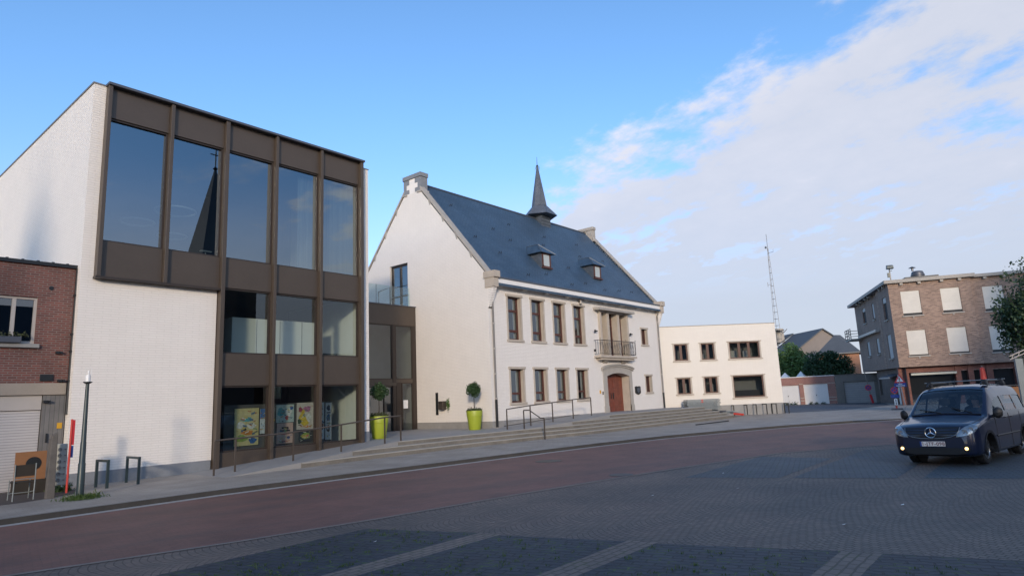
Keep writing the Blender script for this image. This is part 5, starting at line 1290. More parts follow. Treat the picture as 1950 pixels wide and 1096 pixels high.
mb = MB(); fr = Fr((c.x, c.y, 0), Un, Nn); mb.box(fr, -.02, .02, .087, .092, c.z - .08, c.z + .1); mb.box(fr, -.02, .02, .087, .092, c.z - .16, c.z - .11); mb.build('black_mark', M['black_metal'], t)
pl_, fr = plate(t, c + V((0, 0, -.42)), .78, .26, M['blue_sign'], 'blue_plate', .06)
mb = MB(); z = c.z - .42
for k in range(5): mb.box(fr, -.12 + k * .05, -.085 + k * .05, .081, .084, z + .03, z + .08)
for k in range(9): mb.box(fr, -.27 + k * .062, -.225 + k * .062, .081, .084, z - .08, z - .02)
mb.build('white_lettering', M['white_sign'], t)
t = post_sign((53.0, 9.15, .06), 'temporary round no parking sign with blue and white plates on a striped foot', name='parking_sign')
b0 = V((53.0, 9.05, 0))
mb = MB(); mb.tube([b0 + V((0, 0, .1)), b0 + V((0, 0, 1.6))], .03, 8); mb.build('post', M['white_pvc'], t)
noparking(t, b0 + V((0, 0, 1.42)) + Nn * .04, .24)
plate(t, b0 + V((0, 0, 1.0)), .56, .22, M['blue_sign'], 'blue_plate')
_, fr = plate(t, b0 + V((0, 0, .6)), .2, .44, M['white_sign'], 'arrow_plate')
mb = MB(); mb.box(fr, -.02, .02, .052, .055, .46, .7)
mb.face([fr.p(-.06, .053, .68), fr.p(.06, .053, .68), fr.p(0, .053, .78)]); mb.face([fr.p(-.06, .053, .5), fr.p(.06, .053, .5), fr.p(0, .053, .42)]); mb.build('black_arrow', M['black_metal'], t)
mb = MB(); mb.tube([b0 + V((0, 0, .1)), b0 + V((0, 0, .36))], .06, 8); mb.build('red_sleeve', M['red_paint'], t)
mb = MB(); mb.box(fr, -.35, .35, -.25, .25, .06, .16); mb.build('foot', M['capping'], t, bevel=.03)
t = post_sign((69.5, 13.8, .05), 'round no parking sign on a red and white post before the grey garage', name='parking_sign')
b0 = V((69.5, 13.75, 0))
mb = MB(); mb.tube([b0 + V((-.1, .15, .9)), b0 + V((-.25, .35, 3.1))], .045, 8); mb.build('post', M['zinc'], t)
mb = MB(); mb.tube([b0 + V((0, 0, .05)), b0 + V((-.1, .15, .95))], .11, 8); mb.build('red_sleeve', M['red_sign'], t)
noparking(t, b0 + V((-.15, .25, 1.6)) + Nn * .08, .28)
mb = MB(); mb.box(Fr(b0, Un, Nn), -.4, .4, -.3, .3, .05, .14); mb.build('foot', M['capping'], t)

# ================================================================== things at the right edge
t = thing('closed_parasol', (45.9, 3.25, .06), 'closed orange red parasol standing beyond the van roof', 'parasol')
mb = MB(); mb.tube([(45.9, 3.25, .06), (45.9, 3.25, 2.7)], .03, 8); mb.build('pole', M['zinc'], t)
mb = MB(); mb.lathe((45.9, 3.25, 0), [(.10, 1.0), (.17, 1.2), (.16, 2.0), (.12, 2.55), (.03, 2.62)], 10); mb.build('canopy', M['red_paint'], t)
mb = MB(); mb.lathe((45.9, 3.25, 0), [(.3, .06), (.3, .12), (.05, .16)], 14); mb.build('foot', M['capping'], t)
t = thing('event_truss', (30, 1.0, 0), 'grey aluminium truss frame with dark screen cut by the right edge', 'truss')
mb = MB(); fr = Fr((29.98, 1.02, 0), (.25, -.97, 0), (-.97, -.25, 0))
mb.box(fr, -.1, .12, -.12, .1, 0, 2.62); mb.build('post', M['galv'], t)
mb = MB()
for z in (2.62, 2.74): mb.tube([fr.p(-.25, .1, z - .02), fr.p(1.6, .1, z + .78)], .02, 6)
for k in range(9): mb.tube([fr.p(-.2 + k * .2, .1, 2.62 + k * .087), fr.p(-.12 + k * .2, .1, 2.78 + k * .087)], .014, 5)
mb.build('top_truss', M['white_pvc'], t)
mb = MB(); mb.box(fr, .13, 3, -.1, -.05, .3, 2.6); mb.build('screen', M['room_dark'], t)
t = thing('market_stall', (40, 1.75, 0), 'low stall with orange brown panel partly hidden by the van', 'stall')
mb = MB(); fr = Fr((39.95, 2.35, 0), (.1, -.99, 0), (-.99, -.1, 0)); mb.box(fr, .0, 2.4, -.5, 0, .0, .72); mb.build('counter', M['b_red'], t)
mb = MB(); mb.box(fr, .2, 1.0, -.05, -.02, .95, 1.5); mb.build('panel', M['ochre'], t)
mb = MB(); mb.box(fr, 1.0, 2.4, -.06, -.02, .8, 1.5); mb.box(fr, -.05, 2.4, -.55, .05, 1.55, 1.6); mb.build('dark_panel', M['room_dark'], t)
mb = MB(); mb.disc(fr.p(1.02, .03, 1.18), fr.N, .07, .02, 14); mb.build('lamp', emit('small_lamp', (1, .95, .9), 2.5), t)
for u in (.02, 2.35):
    mb = MB(); mb.tube([fr.p(u, -.03, 0), fr.p(u, -.03, 1.58)], .025, 6); mb.build('post', M['zinc'], t)
random.seed(31)
for i in range(9):
    x, y = [(9.3, 4.5), (11.5, 6.3), (8.0, 7.3), (13.0, 5.2), (10.2, 2.6), (15.2, 6.4), (6.1, 7.9), (12.2, 2.2), (17.0, 3.2)][i]
    a = random.uniform(0, 3); mb = MB(); s = random.uniform(.03, .05)
    mb.face([V((x, y, .012)) + V((cos(a + k * pi / 2 + .4 * (k % 2)) * s, sin(a + k * pi / 2) * s * .6, .004 * k)) for k in range(4)])
    tag(mb.build('paper_scrap', M['white_sign']), 'tiny white scrap of litter lying on the grey setts', 'litter', 'white scraps on the square')
mb = MB(); random.seed(77)                     # grass growing in the joints of the dark bays
def blade(x, y, h):
    a = random.uniform(0, 6.3); d = V((cos(a), sin(a), 0)) * .006; l = V((random.gauss(0, .3), random.gauss(0, .3), 1)) * h
    c = V((x, y, .0)); mb.face([c - d, c + d, c + l])
for i in range(950):
    yy = random.uniform(-.4, 8.8); x = random.uniform(2.0, 7.2 + (7 - yy) * .22)
    if any(abs(yy - q) < .24 for q in (6.8, 4.58, 2.07, -.55)): continue
    for k in range(random.randint(3, 9)): blade(x + random.gauss(0, .025), y := yy + random.gauss(0, .02), random.uniform(.014, .042))
tag(mb.build('joint_grass', M['grass']), 'fine green grass sprouting in the joints of the dark paving', 'grass', kind='stuff')
# ================================================================== the dark blue van
from mathutils.bvhtree import BVHTree
VAN = thing('van', (17.98, 2.43, 0), 'dark blue passenger van with roof rails turning on the square, fog lamps lit', 'van', rz=R(168.6))
VAN.rotation_euler = (R(1.3), 0, R(168.6))
M['paint'] = mat('navy_paint', (.006, .011, .034), .3, .2, .05, 6, local=True, coat=.6)
M['paint'].node_tree.nodes['Principled BSDF'].inputs['Coat Roughness'].default_value = .06
M['trim'] = mat('black_plastic_trim', (.007, .007, .008), .5, 0, .1, 8, local=True)
M['tyre'] = mat('tyre_rubber', (.014, .014, .015), .85, 0, .15, 10, local=True)
M['alloy'] = mat('alloy_rim', (.25, .26, .27), .35, .8, .05, local=True)
M['chrome'] = mat('chrome', (.75, .76, .78), .12, 1., .02, local=True)
M['van_glass'] = glass('van_glass', (.62, .68, .70), .05)
M['lens'] = glass('headlamp_lens', (.85, .88, .9), .1)
M['reflector'] = mat('lamp_reflector', (.30, .32, .33), .35, .5, .6, 14, local=True)
M['seat_cloth'] = mat('seat_cloth', (.02, .022, .026), .9, 0, .1, local=True)
M['fog'] = emit('fog_lamp_glow', (1., .62, .25), 3.2)
M['plate'] = mat('number_plate', (.70, .66, .62), .45, 0, .03, local=True)
M['plate_red'] = mat('plate_lettering', (.13, .012, .02), .5, 0, .03, local=True)
ST = [  # x, [(y, z) x 10] from sill centre up and over to the roof centre
 (0.00, [(0, .27), (.50, .27), (.60, .31), (.64, .46), (.63, .56), (.60, .64), (.55, .68), (.45, .70), (.25, .71), (0, .71)]),
 (-.05, [(0, .24), (.58, .24), (.71, .28), (.76, .46), (.755, .60), (.73, .72), (.68, .78), (.52, .82), (.28, .84), (0, .85)]),
 (-.13, [(0, .22), (.64, .22), (.80, .27), (.835, .46), (.835, .62), (.815, .78), (.77, .84), (.60, .885), (.30, .91), (0, .92)]),
 (-.28, [(0, .21), (.70, .21), (.86, .27), (.885, .46), (.89, .65), (.875, .84), (.83, .90), (.66, .94), (.34, .965), (0, .975)]),
 (-.55, [(0, .21), (.74, .21), (.89, .27), (.905, .46), (.91, .68), (.90, .90), (.86, .955), (.70, .99), (.38, 1.01), (0, 1.02)]),
 (-.95, [(0, .21), (.75, .21), (.90, .27), (.912, .46), (.915, .70), (.905, .96), (.875, 1.02), (.74, 1.055), (.40, 1.08), (0, 1.09)]),
 (-1.12, [(0, .21), (.75, .21), (.90, .27), (.912, .46), (.915, .72), (.905, .99), (.88, 1.06), (.80, 1.10), (.42, 1.125), (0, 1.135)]),
 (-1.45, [(0, .21), (.75, .21), (.90, .27), (.912, .46), (.915, .74), (.905, 1.02), (.86, 1.20), (.775, 1.36), (.42, 1.405), (0, 1.415)]),
 (-1.75, [(0, .21), (.75, .21), (.90, .27), (.912, .46), (.915, .75), (.905, 1.04), (.835, 1.38), (.735, 1.60), (.42, 1.655), (0, 1.665)]),
 (-1.98, [(0, .21), (.75, .21), (.90, .27), (.912, .46), (.915, .75), (.905, 1.05), (.815, 1.47), (.69, 1.71), (.41, 1.765), (0, 1.775)]),
 (-2.4, [(0, .21), (.75, .21), (.90, .27), (.912, .46), (.915, .75), (.905, 1.06), (.805, 1.50), (.68, 1.76), (.40, 1.815), (0, 1.82)]),
 (-3.5, [(0, .22), (.75, .22), (.90, .28), (.912, .46), (.915, .75), (.905, 1.07), (.805, 1.50), (.68, 1.75), (.40, 1.81), (0, 1.815)]),
 (-4.18, [(0, .25), (.75, .25), (.88, .30), (.895, .46), (.90, .75), (.885, 1.07), (.785, 1.47), (.66, 1.70), (.40, 1.765), (0, 1.775)]),
 (-4.30, [(0, .30), (.70, .30), (.82, .34), (.84, .46), (.845, .75), (.83, 1.07), (.73, 1.44), (.62, 1.64), (.38, 1.69), (0, 1.70)])]
def cr(p0, p1, p2, p3, t):
    return .5 * ((2 * p1) + (-p0 + p2) * t + (2 * p0 - 5 * p1 + 4 * p2 - p3) * t * t + (-p0 + 3 * p1 - 3 * p2 + p3) * t ** 3)
def sec(k, t):
    """point on station k at parameter t in 0..9"""
    P = ST[k][1]; i = min(int(t), 8); f = t - i
    if t < 1 or (2 < t < 5): f2 = f
    g = lambda j: P[max(0, min(9, j))]
    a, b, c, d = g(i - 1), g(i), g(i + 1), g(i + 2)
    if i == 8: d = (-g(8)[0], g(8)[1])
    return tuple(cr(a[q], b[q], c[q], d[q], f) * .6 + (b[q] + (c[q] - b[q]) * f) * .4 for q in (0, 1))
def S(x, t):
    for k in range(len(ST) - 1):
        if ST[k + 1][0] <= x <= ST[k][0]:
            f = (ST[k][0] - x) / (ST[k][0] - ST[k + 1][0])
            p = [sec(max(0, min(len(ST) - 1, k + j)), t) for j in (-1, 0, 1, 2)]
            r = [cr(p[0][q], p[1][q], p[2][q], p[3][q], f) * .35 + (p[1][q] + (p[2][q] - p[1][q]) * f) * .65 for q in (0, 1)]
            return V((x, r[0], r[1]))
NX, NTT = 108, 45
xs_ = sorted({0, -.02, -.05, -.09, -.13, -.2, -.28, *[-.28 - 4.02 * i / NX for i in range(NX + 1)]}, reverse=True)
ts_ = [9 * j / NTT for j in range(NTT + 1)]
WH = [(-.86, .335), (-3.56, .335)]
def hole(x, t, y, z):
    if -1.86 < x < -1.17 and t > 7.14: return True                       # windscreen
    if -2.42 < x < -1.52 and 5.12 < t < 6.02: return True                # front door window
    if -3.32 < x < -2.55 and 5.12 < t < 6.02: return True                # rear door window
    if -4.1 < x < -3.45 and 5.12 < t < 6.0: return True                  # quarter window
    for wx, wz in WH:
        if (x - wx) ** 2 + (z - wz) ** 2 < .375 ** 2 and y > .5: return True
    return False
mb = MB(); grid = {}
for i, x in enumerate(xs_):
    for j, t in enumerate(ts_):
        p = S(x, t)
        for s in (1, -1):
            grid[i, j, s] = mb.vert((p.x, p.y * s, p.z))
for i in range(len(xs_) - 1):
    for j in range(NTT):
        xm, tm = (xs_[i] + xs_[i + 1]) / 2, (ts_[j] + ts_[j + 1]) / 2; p = S(xm, tm)
        if hole(xm, tm, p.y, p.z): continue
        for s in (1, -1):
            q = [grid[i, j, s], grid[i + 1, j, s], grid[i + 1, j + 1, s], grid[i, j + 1, s]]
            if s < 0: q.reverse()
            mb.f.append(q); mb.m.append(0)
# front and rear caps
for i, (flip) in ((0, False), (len(xs_) - 1, True)):
    for j in range(NTT):
        zm = (mb.v[grid[i, j, 1]].z + mb.v[grid[i, j + 1, 1]].z) / 2
        y0, y1 = mb.v[grid[i, j, 1]].y, mb.v[grid[i, j + 1, 1]].y
        fr_ = [-1, -.8, 0, .8, 1]
        for a, b in zip(fr_, fr_[1:]):
            if flip and 1.08 < zm < 1.52 and abs(a + b) < 1.5: continue
            q = [V((xs_[i], y0 * a, mb.v[grid[i, j, 1]].z)), V((xs_[i], y0 * b, mb.v[grid[i, j, 1]].z)), V((xs_[i], y1 * b, mb.v[grid[i, j + 1, 1]].z)), V((xs_[i], y1 * a, mb.v[grid[i, j + 1, 1]].z))]
            mb.face(q if not flip else q[::-1])
BV = BVHTree.FromPolygons([tuple(v) for v in mb.v], mb.f)
body = mb.build('body', M['paint'], VAN, smooth=50, local=True)
def spatch(x0, x1, t0, t1, off, nx=16, nt=10, sides=(1, -1)):
    m_ = MB()
    for s in sides:
        for i in range(nx):
            for j in range(nt):
                c = []
                for a, b in ((i, j), (i + 1, j), (i + 1, j + 1), (i, j + 1)):
                    x, t = x0 + (x1 - x0) * a / nx, t0 + (t1 - t0) * b / nt
                    p = S(x, t); e = .01
                    n_ = (S(max(x - e, -4.29), t) - S(min(x + e, 0), t)).cross(S(x, min(t + e, 9)) - S(x, max(t - e, 0))).normalized()
                    if n_.dot(V((0, p.y, p.z - .8))) < 0: n_ = -n_
                    p = p + n_ * off; c.append(V((p.x, p.y * s, p.z)))
                m_.face(c)
    return m_
spatch(-1.15, -1.88, 7.1, 9, -.012, 20, 14).build('windscreen', M['van_glass'], VAN, local=True, smooth=True)
for (a, b, t1) in ((-1.50, -2.44, 6.04), (-2.53, -3.34, 6.04), (-3.43, -4.12, 6.02)):
    for s in (1, -1): spatch(a, b, 5.1, t1, -.012, 14, 8, (s,)).build('side_window', M['van_glass'], VAN, local=True, smooth=True)
m_ = MB(); m_.face([(-4.29, -.66, 1.06), (-4.29, .66, 1.06), (-4.29, .58, 1.54), (-4.29, -.58, 1.54)]); m_.build('rear_window', M['van_glass'], VAN, local=True)
def decal(rows, off, nc=14, dirx=(-1, 0, 0), start=lambda a, z: V((1, a, z)), nr=6):
    """patch laid on the body: rows of (z, y0, y1) shot at the surface"""
    m_ = MB(); R_ = []
    for (r0, r1) in zip(rows, rows[1:]):
        for k in range(nr):
            f = k / nr; R_.append(tuple(a + (b - a) * f for a, b in zip(r0, r1)))
    R_.append(rows[-1]); pts = []
    for z, y0, y1 in R_:
        L = []
        for c in range(nc + 1):
            y = y0 + (y1 - y0) * c / nc
            h, n_, _, _ = BV.ray_cast(start(y, z), V(dirx))
            L.append(None if h is None else h - V(dirx).normalized() * off)
        pts.append(L)
    for a, b in zip(pts, pts[1:]):
        for c in range(nc):
            q = [a[c], a[c + 1], b[c + 1], b[c]]
            if None not in q and max((q[0] - q[2]).length, (q[1] - q[3]).length) < .4: m_.face(q)
    return m_
g_ = decal([(.64, -.22, .22), (.675, -.42, .42), (.74, -.54, .54), (.82, -.56, .56), (.88, -.55, .55)], .012).build('grille', M['trim'], VAN, local=True)
for z in (.70, .76, .82):
    decal([(z - .012, -.53 + (z < .72) * .08, .53 - (z < .72) * .08), (z + .012, -.54 + (z < .72) * .07, .54 - (z < .72) * .07)], .028, nr=1).build('grille_bar', M['paint'], g_, local=True)
m_ = MB(); pp = []
for y, z in ((-.575, .87), (-.56, .79), (-.50, .71), (-.40, .665), (-.22, .635), (0, .628), (.22, .635), (.40, .665), (.50, .71), (.56, .79), (.575, .87)):
    h, _, _, _ = BV.ray_cast(V((1, y, z)), V((-1, 0, 0)))
    if h: pp.append(h + V((.018, 0, 0)))
m_.tube(pp, .011, 6); m_.build('grille_rim', M['alloy'], g_, local=True, smooth=True)
decal([(.27, -.60, .60), (.33, -.66, .66), (.40, -.60, .60), (.42, -.5, .5)], .010).build('lower_grille', M['trim'], VAN, local=True)
decal([(.235, -.56, .56), (.262, -.72, .72)], .016, nr=2).build('bumper_lip', M['trim'], VAN, local=True)
for s in (1, -1):
    rows = [(.66, .50, .54), (.70, .51, .72), (.76, .54, .83), (.82, .59, .865), (.88, .66, .87), (.93, .76, .875)]
    rows = [(z, s * a, s * b) for z, a, b in rows]
    h_ = decal(rows, .008, 12).build('headlight', M['reflector'], VAN, local=True)
    decal(rows, .022, 12).build('lens', M['lens'], h_, local=True, smooth=True)
    y, z = s * .68, .78
    for (yy, zz, r) in ((s * .67, .76, .06), (s * .78, .82, .05)):
        hh, n_, _, _ = BV.ray_cast(V((1, yy, zz)), V((-1, 0, 0)))
        if hh:
            m_ = MB(); m_.disc(hh + V((.012, 0, 0)), (1, 0, 0), r, .006, 18); m_.build('lamp_bowl', M['chrome'], h_, local=True)
    hh, _, _, _ = BV.ray_cast(V((1, s * .665, .405)), V((-1, 0, 0)))
    m_ = MB(); m_.disc(hh + V((.012, 0, 0)), (1, 0, 0), .075, .012, 20); f_ = m_.build('fog_lamp', M['trim'], VAN, local=True)
    m_ = MB(); m_.disc(hh + V((.026, 0, 0)), (1, 0, 0), .036, .006, 18); m_.build('bulb', M['fog'], f_, local=True)
# star badge
c = V((.035, 0, .765)); m_ = MB(); m_.torus(c, (1, 0, 0), .112, .011, 32, 8)
for a in (90, 210, 330):
    d = V((0, cos(R(a)), sin(R(a)))); e = V((0, -d.z, d.y))
    m_.face([c + V((.014, 0, 0)), c + e * .022, c + d * .112]); m_.face([c + V((.014, 0, 0)), c + d * .112, c - e * .022])
m_.build('star_badge', M['chrome'], VAN, local=True)
# number plate with lettering
m_ = MB(); m_.bx(.022, .032, -.26, .26, .455, .565); pl_ = m_.build('number_plate', M['plate'], VAN, local=True, bevel=.004)
m_ = MB(); m_.bx(.031, .034, -.26, -.222, .456, .564); m_.build('blue_band', M['blue_sign'], pl_, local=True)
cu = bpy.data.curves.new('plate_text', 'FONT'); cu.body = '1-JTF-098'; cu.size = .108; cu.align_x = 'CENTER'; cu.align_y = 'CENTER'; cu.extrude = .001; cu.space_character = 1.12; cu.offset = .0007
to = bpy.data.objects.new('plate_text', cu); COL.objects.link(to)
bpy.context.view_layer.update()
me = bpy.data.meshes.new_from_object(to.evaluated_get(bpy.context.evaluated_depsgraph_get())); bpy.data.objects.remove(to)
# in van space x is forward; read from the front the text runs towards +y
me.transform(Matrix(((0, 0, 1, .0345), (1, 0, 0, .016), (0, 1, 0, .510), (0, 0, 0, 1))))
me.materials.clear(); me.materials.append(M['plate_red'])
to = bpy.data.objects.new('plate_lettering', me); COL.objects.link(to); to.parent = pl_
# mirrors, wipers, handles, rails, sills
for s in (1, -1):
    m_ = MB(); pts = []
    for k in range(7):
        a = k / 6; w = .1 * sin(pi * (.15 + .7 * a)) + .02
        pts.append([(-1.32 - .05 * a + w * .55 * cos(q), s * (.93 + .17 * a), 1.12 + .02 * a + (w + .01) * sin(q)) for q in [2 * pi * i / 12 for i in range(12)]])
    for A, B in zip(pts, pts[1:]):
        for i in range(12): m_.face([A[i], A[(i + 1) % 12], B[(i + 1) % 12], B[i]])
    m_.face(pts[0]); m_.face(pts[-1])
    mi_ = m_.build('wing_mirror', M['trim'], VAN, local=True, smooth=60)
    m_ = MB(); m_.tube([(-1.33, s * .87, 1.04), (-1.33, s * .96, 1.08)], .035, 8); m_.build('mirror_arm', M['trim'], mi_, local=True)
    for wx, wz in WH:
        m_ = MB(); c = V((wx, s * .70, .315)); tw = []
        prof = [(.19, -.09), (.27, -.1), (.305, -.085), (.318, -.05), (.318, .05), (.305, .085), (.27, .1), (.19, .09)]
        n_ = 36; rg = [[m_.vert(c + V((r * cos(2 * pi * k / n_), o, r * sin(2 * pi * k / n_)))) for k in range(n_)] for r, o in prof]
        for A, B in zip(rg, rg[1:] + rg[:1]):
            for k in range(n_): m_.f.append([A[k], A[(k + 1) % n_], B[(k + 1) % n_], B[k]]); m_.m.append(0)
        wh_ = m_.build('wheel', M['tyre'], VAN, local=True, smooth=40)
        m_ = MB(); m_.disc(c + V((0, s * .02, 0)), (0, s, 0), .19, .03, 28)
        for k in range(7):
            a = 2 * pi * k / 7; d = V((cos(a), 0, sin(a))); e = V((-sin(a), 0, cos(a))); b_ = c + V((0, s * .05, 0))
            m_.hexa([b_ + d * .04 + e * .03, b_ + d * .19 + e * .022, b_ + d * .19 - e * .022, b_ + d * .04 - e * .03] + [q + V((0, s * .035, 0)) for q in (b_ + d * .04 + e * .03, b_ + d * .19 + e * .022, b_ + d * .19 - e * .022, b_ + d * .04 - e * .03)])
        m_.torus(c + V((0, s * .085, 0)), (0, 1, 0), .19, .014, 32, 6); m_.build('rim', M['alloy'], wh_, local=True)
        m_ = MB()                                   # wheel arch liner and black lip
        for k in range(20):
            a0, a1 = pi * (-.08 + 1.16 * k / 20), pi * (-.08 + 1.16 * (k + 1) / 20)
            for (r0, y0, r1, y1) in ((.372, .55, .372, .918), (.372, .918, .43, .922), (.43, .922, .43, .88)):
                m_.face([(wx + r0 * cos(a0), s * y0, wz + r0 * sin(a0)), (wx + r0 * cos(a1), s * y0, wz + r0 * sin(a1)), (wx + r1 * cos(a1), s * y1, wz + r1 * sin(a1)), (wx + r1 * cos(a0), s * y1, wz + r1 * sin(a0))])
        m_.face([(wx + .372 * cos(2 * pi * k / 24), s * .55, wz + .372 * sin(2 * pi * k / 24)) for k in range(24)])
        m_.build('wheel_arch', M['trim'], VAN, local=True)
    m_ = MB()                                       # roof rail on two feet
    pts = [(-2.0, s * .60, 1.80), (-2.1, s * .60, 1.86), (-2.6, s * .60, 1.885), (-3.4, s * .60, 1.88), (-3.85, s * .60, 1.85), (-3.95, s * .6, 1.78)]
    m_.tube(pts, .02, 8); m_.build('roof_rail', M['trim'], VAN, local=True)
    for x0, x1, nm in ((-1.42, -2.48, 'front_door'), (-2.5, -3.4, 'sliding_door')):
        m_ = MB()                                   # door gaps: thin dark lines following the panel
        for x in (x0, x1):
            pts = [S(x, t) for t in [2.2 + k * .19 for k in range(16)]]
            m_.tube([(p.x, s * (p.y + .001), p.z) for p in pts], .005, 4)
        m_.tube([(x0 + (x1 - x0) * k / 8, s * (S(x0 + (x1 - x0) * k / 8, 2.2).y + .001), S(x0, 2.2).z) for k in range(9)], .005, 4)
        dg = m_.build('door_gap', M['trim'], VAN, local=True)
    m_ = MB()
    for x in (-2.28, -2.75): m_.tube([(x, s * .905, .98), (x + .02, s * .945, .985), (x + .16, s * .945, .985), (x + .18, s * .905, .98)], .014, 6)
    m_.build('door_handle', M['trim'], VAN, local=True)
    m_ = MB(); m_.tube([(x, s * (S(x, 3.4).y + .004), .60) for x in [-1.35 - k * .2 for k in range(10)]], .022, 6); m_.build('side_strip', M['trim'], VAN, local=True)
for x in (-2.25, -3.55):
    m_ = MB(); m_.bx(x - .035, x + .035, -.72, .72, 1.90, 1.925); rb = m_.build('roof_bar', M['alloy'], VAN, local=True, bevel=.008)
    m_ = MB()
    for s in (1, -1): m_.hexa([(x - .07, s * .55, 1.80), (x + .07, s * .55, 1.80), (x + .07, s * .70, 1.77), (x - .07, s * .70, 1.77), (x - .04, s * .56, 1.925), (x + .04, s * .56, 1.925), (x + .04, s * .66, 1.925), (x - .04, s * .66, 1.925)])
    m_.build('bar_foot', M['trim'], rb, local=True, bevel=.01)
m_ = MB()                                          # bonnet shut lines
for s in (1, -1): m_.tube([V((p.x, s * p.y, p.z + .002)) for p in [S(-.30 - .09 * k, 6.55) for k in range(10)]], .005, 4)
m_.build('bonnet_gap', M['trim'], VAN, local=True)
m_ = MB(); m_.tube([(-2.05, 0, 1.775), (-2.2, 0, 1.98)], .008, 5); m_.build('aerial', M['trim'], VAN, local=True)
m_ = MB(); m_.tube([(-1.15, .55, 1.155), (-1.28, .1, 1.285)], .012, 5); m_.tube([(-1.15, -.1, 1.165), (-1.27, -.6, 1.255)], .012, 5); m_.tube([(-1.1, -.75, 1.115), (-1.12, .0, 1.15), (-1.1, .75, 1.115)], .014, 5); m_.build('wiper', M['trim'], VAN, local=True)
# inside
m_ = MB(); m_.hexa([(-1.15, -.8, .6), (-1.65, -.8, .6), (-1.65, .8, .6), (-1.15, .8, .6), (-1.2, -.78, 1.08), (-1.6, -.78, 1.12), (-1.6, .78, 1.12), (-1.2, .78, 1.08)]); m_.build('dashboard', M['seat_cloth'], VAN, local=True, bevel=.03)
m_ = MB(); m_.bx(-4.2, -1.2, -.82, .82, .3, .36); m_.build('floor_panel', M['seat_cloth'], VAN, local=True)
m_ = MB(); m_.torus((-1.72, .38, 1.02), (.85, 0, .5), .18, .016, 24, 6); m_.tube([(-1.72, .38, 1.02), (-1.55, .38, .95)], .02, 6); m_.build('steering_wheel', M['trim'], VAN, local=True)
m_ = MB(); m_.bx(-1.9, -1.86, -.1, .1, 1.53, 1.6); m_.build('rear_mirror', M['trim'], VAN, local=True, bevel=.01)
def rbox(m_, c, sx, sy, sz, lean=0):
    n_ = 12; lv = []
    for k in range(9):
        a = -1 + 2 * k / 8; f = (1 - abs(a) ** 3.2) ** .42 if abs(a) < 1 else .0
        lv.append([m_.vert(V(c) + V((sx * f * (abs(cos(q)) ** .6) * (1 if cos(q) > 0 else -1) - lean * a, sy * max(f, .02) * (abs(sin(q)) ** .6) * (1 if sin(q) > 0 else -1), sz * a))) for q in [2 * pi * i / 16 for i in range(16)]])
    for A, B in zip(lv, lv[1:]):
        for i in range(16): m_.f.append([A[i], A[(i + 1) % 16], B[(i + 1) % 16], B[i]]); m_.m.append(0)
for (x, y) in ((-2.25, -.38), (-2.25, .38), (-3.1, -.5), (-3.1, .0), (-3.1, .5)):
    m_ = MB(); rbox(m_, (x, y, .95), .07, .25 if x > -3 else .22, .36, .07); rbox(m_, (x + .28, y, .6), .28, .25 if x > -3 else .22, .09); st = m_.build('seat', M['seat_cloth'], VAN, local=True, smooth=True)
    m_ = MB(); rbox(m_, (x - .1, y, 1.40 if x > -3 else 1.36), .05, .13, .1); m_.tube([(x - .09, y - .05, 1.25), (x - .1, y - .05, 1.34)], .01, 5); m_.tube([(x - .09, y + .05, 1.25), (x - .1, y + .05, 1.34)], .01, 5); m_.build('headrest', M['seat_cloth'], st, local=True, smooth=True)

# ---------------------------------------------------------------- the driver
M['skin'] = mat('skin', (.36, .20, .14), .55, 0, .06, 10, local=True)
M['shirt'] = mat('dark_shirt', (.03, .035, .05), .85, 0, .1, 10, local=True)
M['hair'] = mat('dark_hair', (.02, .015, .012), .6, 0, .1, 30, local=True)
PER = thing('person', (17.98, 2.43, 0), 'driver in a dark top sitting behind the steering wheel of the blue van', 'person', rz=R(168.6))
PER['label'] = 'driver in a dark top sitting behind the steering wheel of the blue van'
def skin_body(name, nodes, edges, mats_, parent):
    me = bpy.data.meshes.new(name); me.from_pydata([n[0] for n in nodes], edges, [])
    o = bpy.data.objects.new(name, me); COL.objects.link(o)
    sk = o.modifiers.new('skin', 'SKIN'); sb = o.modifiers.new('sub', 'SUBSURF'); sb.levels = sb.render_levels = 2
    me.update()
    for v, n in zip(me.skin_vertices[0].data, nodes): v.radius = n[1] if isinstance(n[1], tuple) else (n[1], n[1])
    me.skin_vertices[0].data[0].use_root = True
    bpy.context.view_layer.update()
    m2 = bpy.data.meshes.new_from_object(o.evaluated_get(bpy.context.evaluated_depsgraph_get())); bpy.data.objects.remove(o)
    for m in mats_: m2.materials.append(m)
    for p in m2.polygons: p.use_smooth = True
    q = bpy.data.objects.new(name, m2); COL.objects.link(q); q.parent = parent
    return q
x0, y0 = -2.0, .38
nd = [((x0, y0, .72), (.15, .13)), ((x0 - .03, y0, .92), (.14, .12)), ((x0 - .05, y0, 1.12), (.165, .11)), ((x0 - .05, y0, 1.23), (.10, .08)), ((x0 - .03, y0, 1.30), (.052, .055)),
      ((x0 - .01, y0, 1.38), (.072, .085)), ((x0, y0, 1.47), (.076, .095)), ((x0 - .005, y0, 1.53), (.06, .07)),
      ((x0 - .04, y0 + .19, 1.18), .055), ((x0 + .06, y0 + .24, .97), .045), ((x0 + .24, y0 + .16, 1.04), .032), ((x0 + .29, y0 + .14, 1.08), .03),
      ((x0 - .04, y0 - .19, 1.18), .055), ((x0 + .06, y0 - .24, .97), .045), ((x0 + .24, y0 - .16, 1.04), .032), ((x0 + .29, y0 - .14, 1.08), .03),
      ((x0 + .4, y0 + .11, .68), .075), ((x0 + .58, y0 + .11, .45), .05), ((x0 + .4, y0 - .11, .68), .075), ((x0 + .58, y0 - .11, .45), .05)]
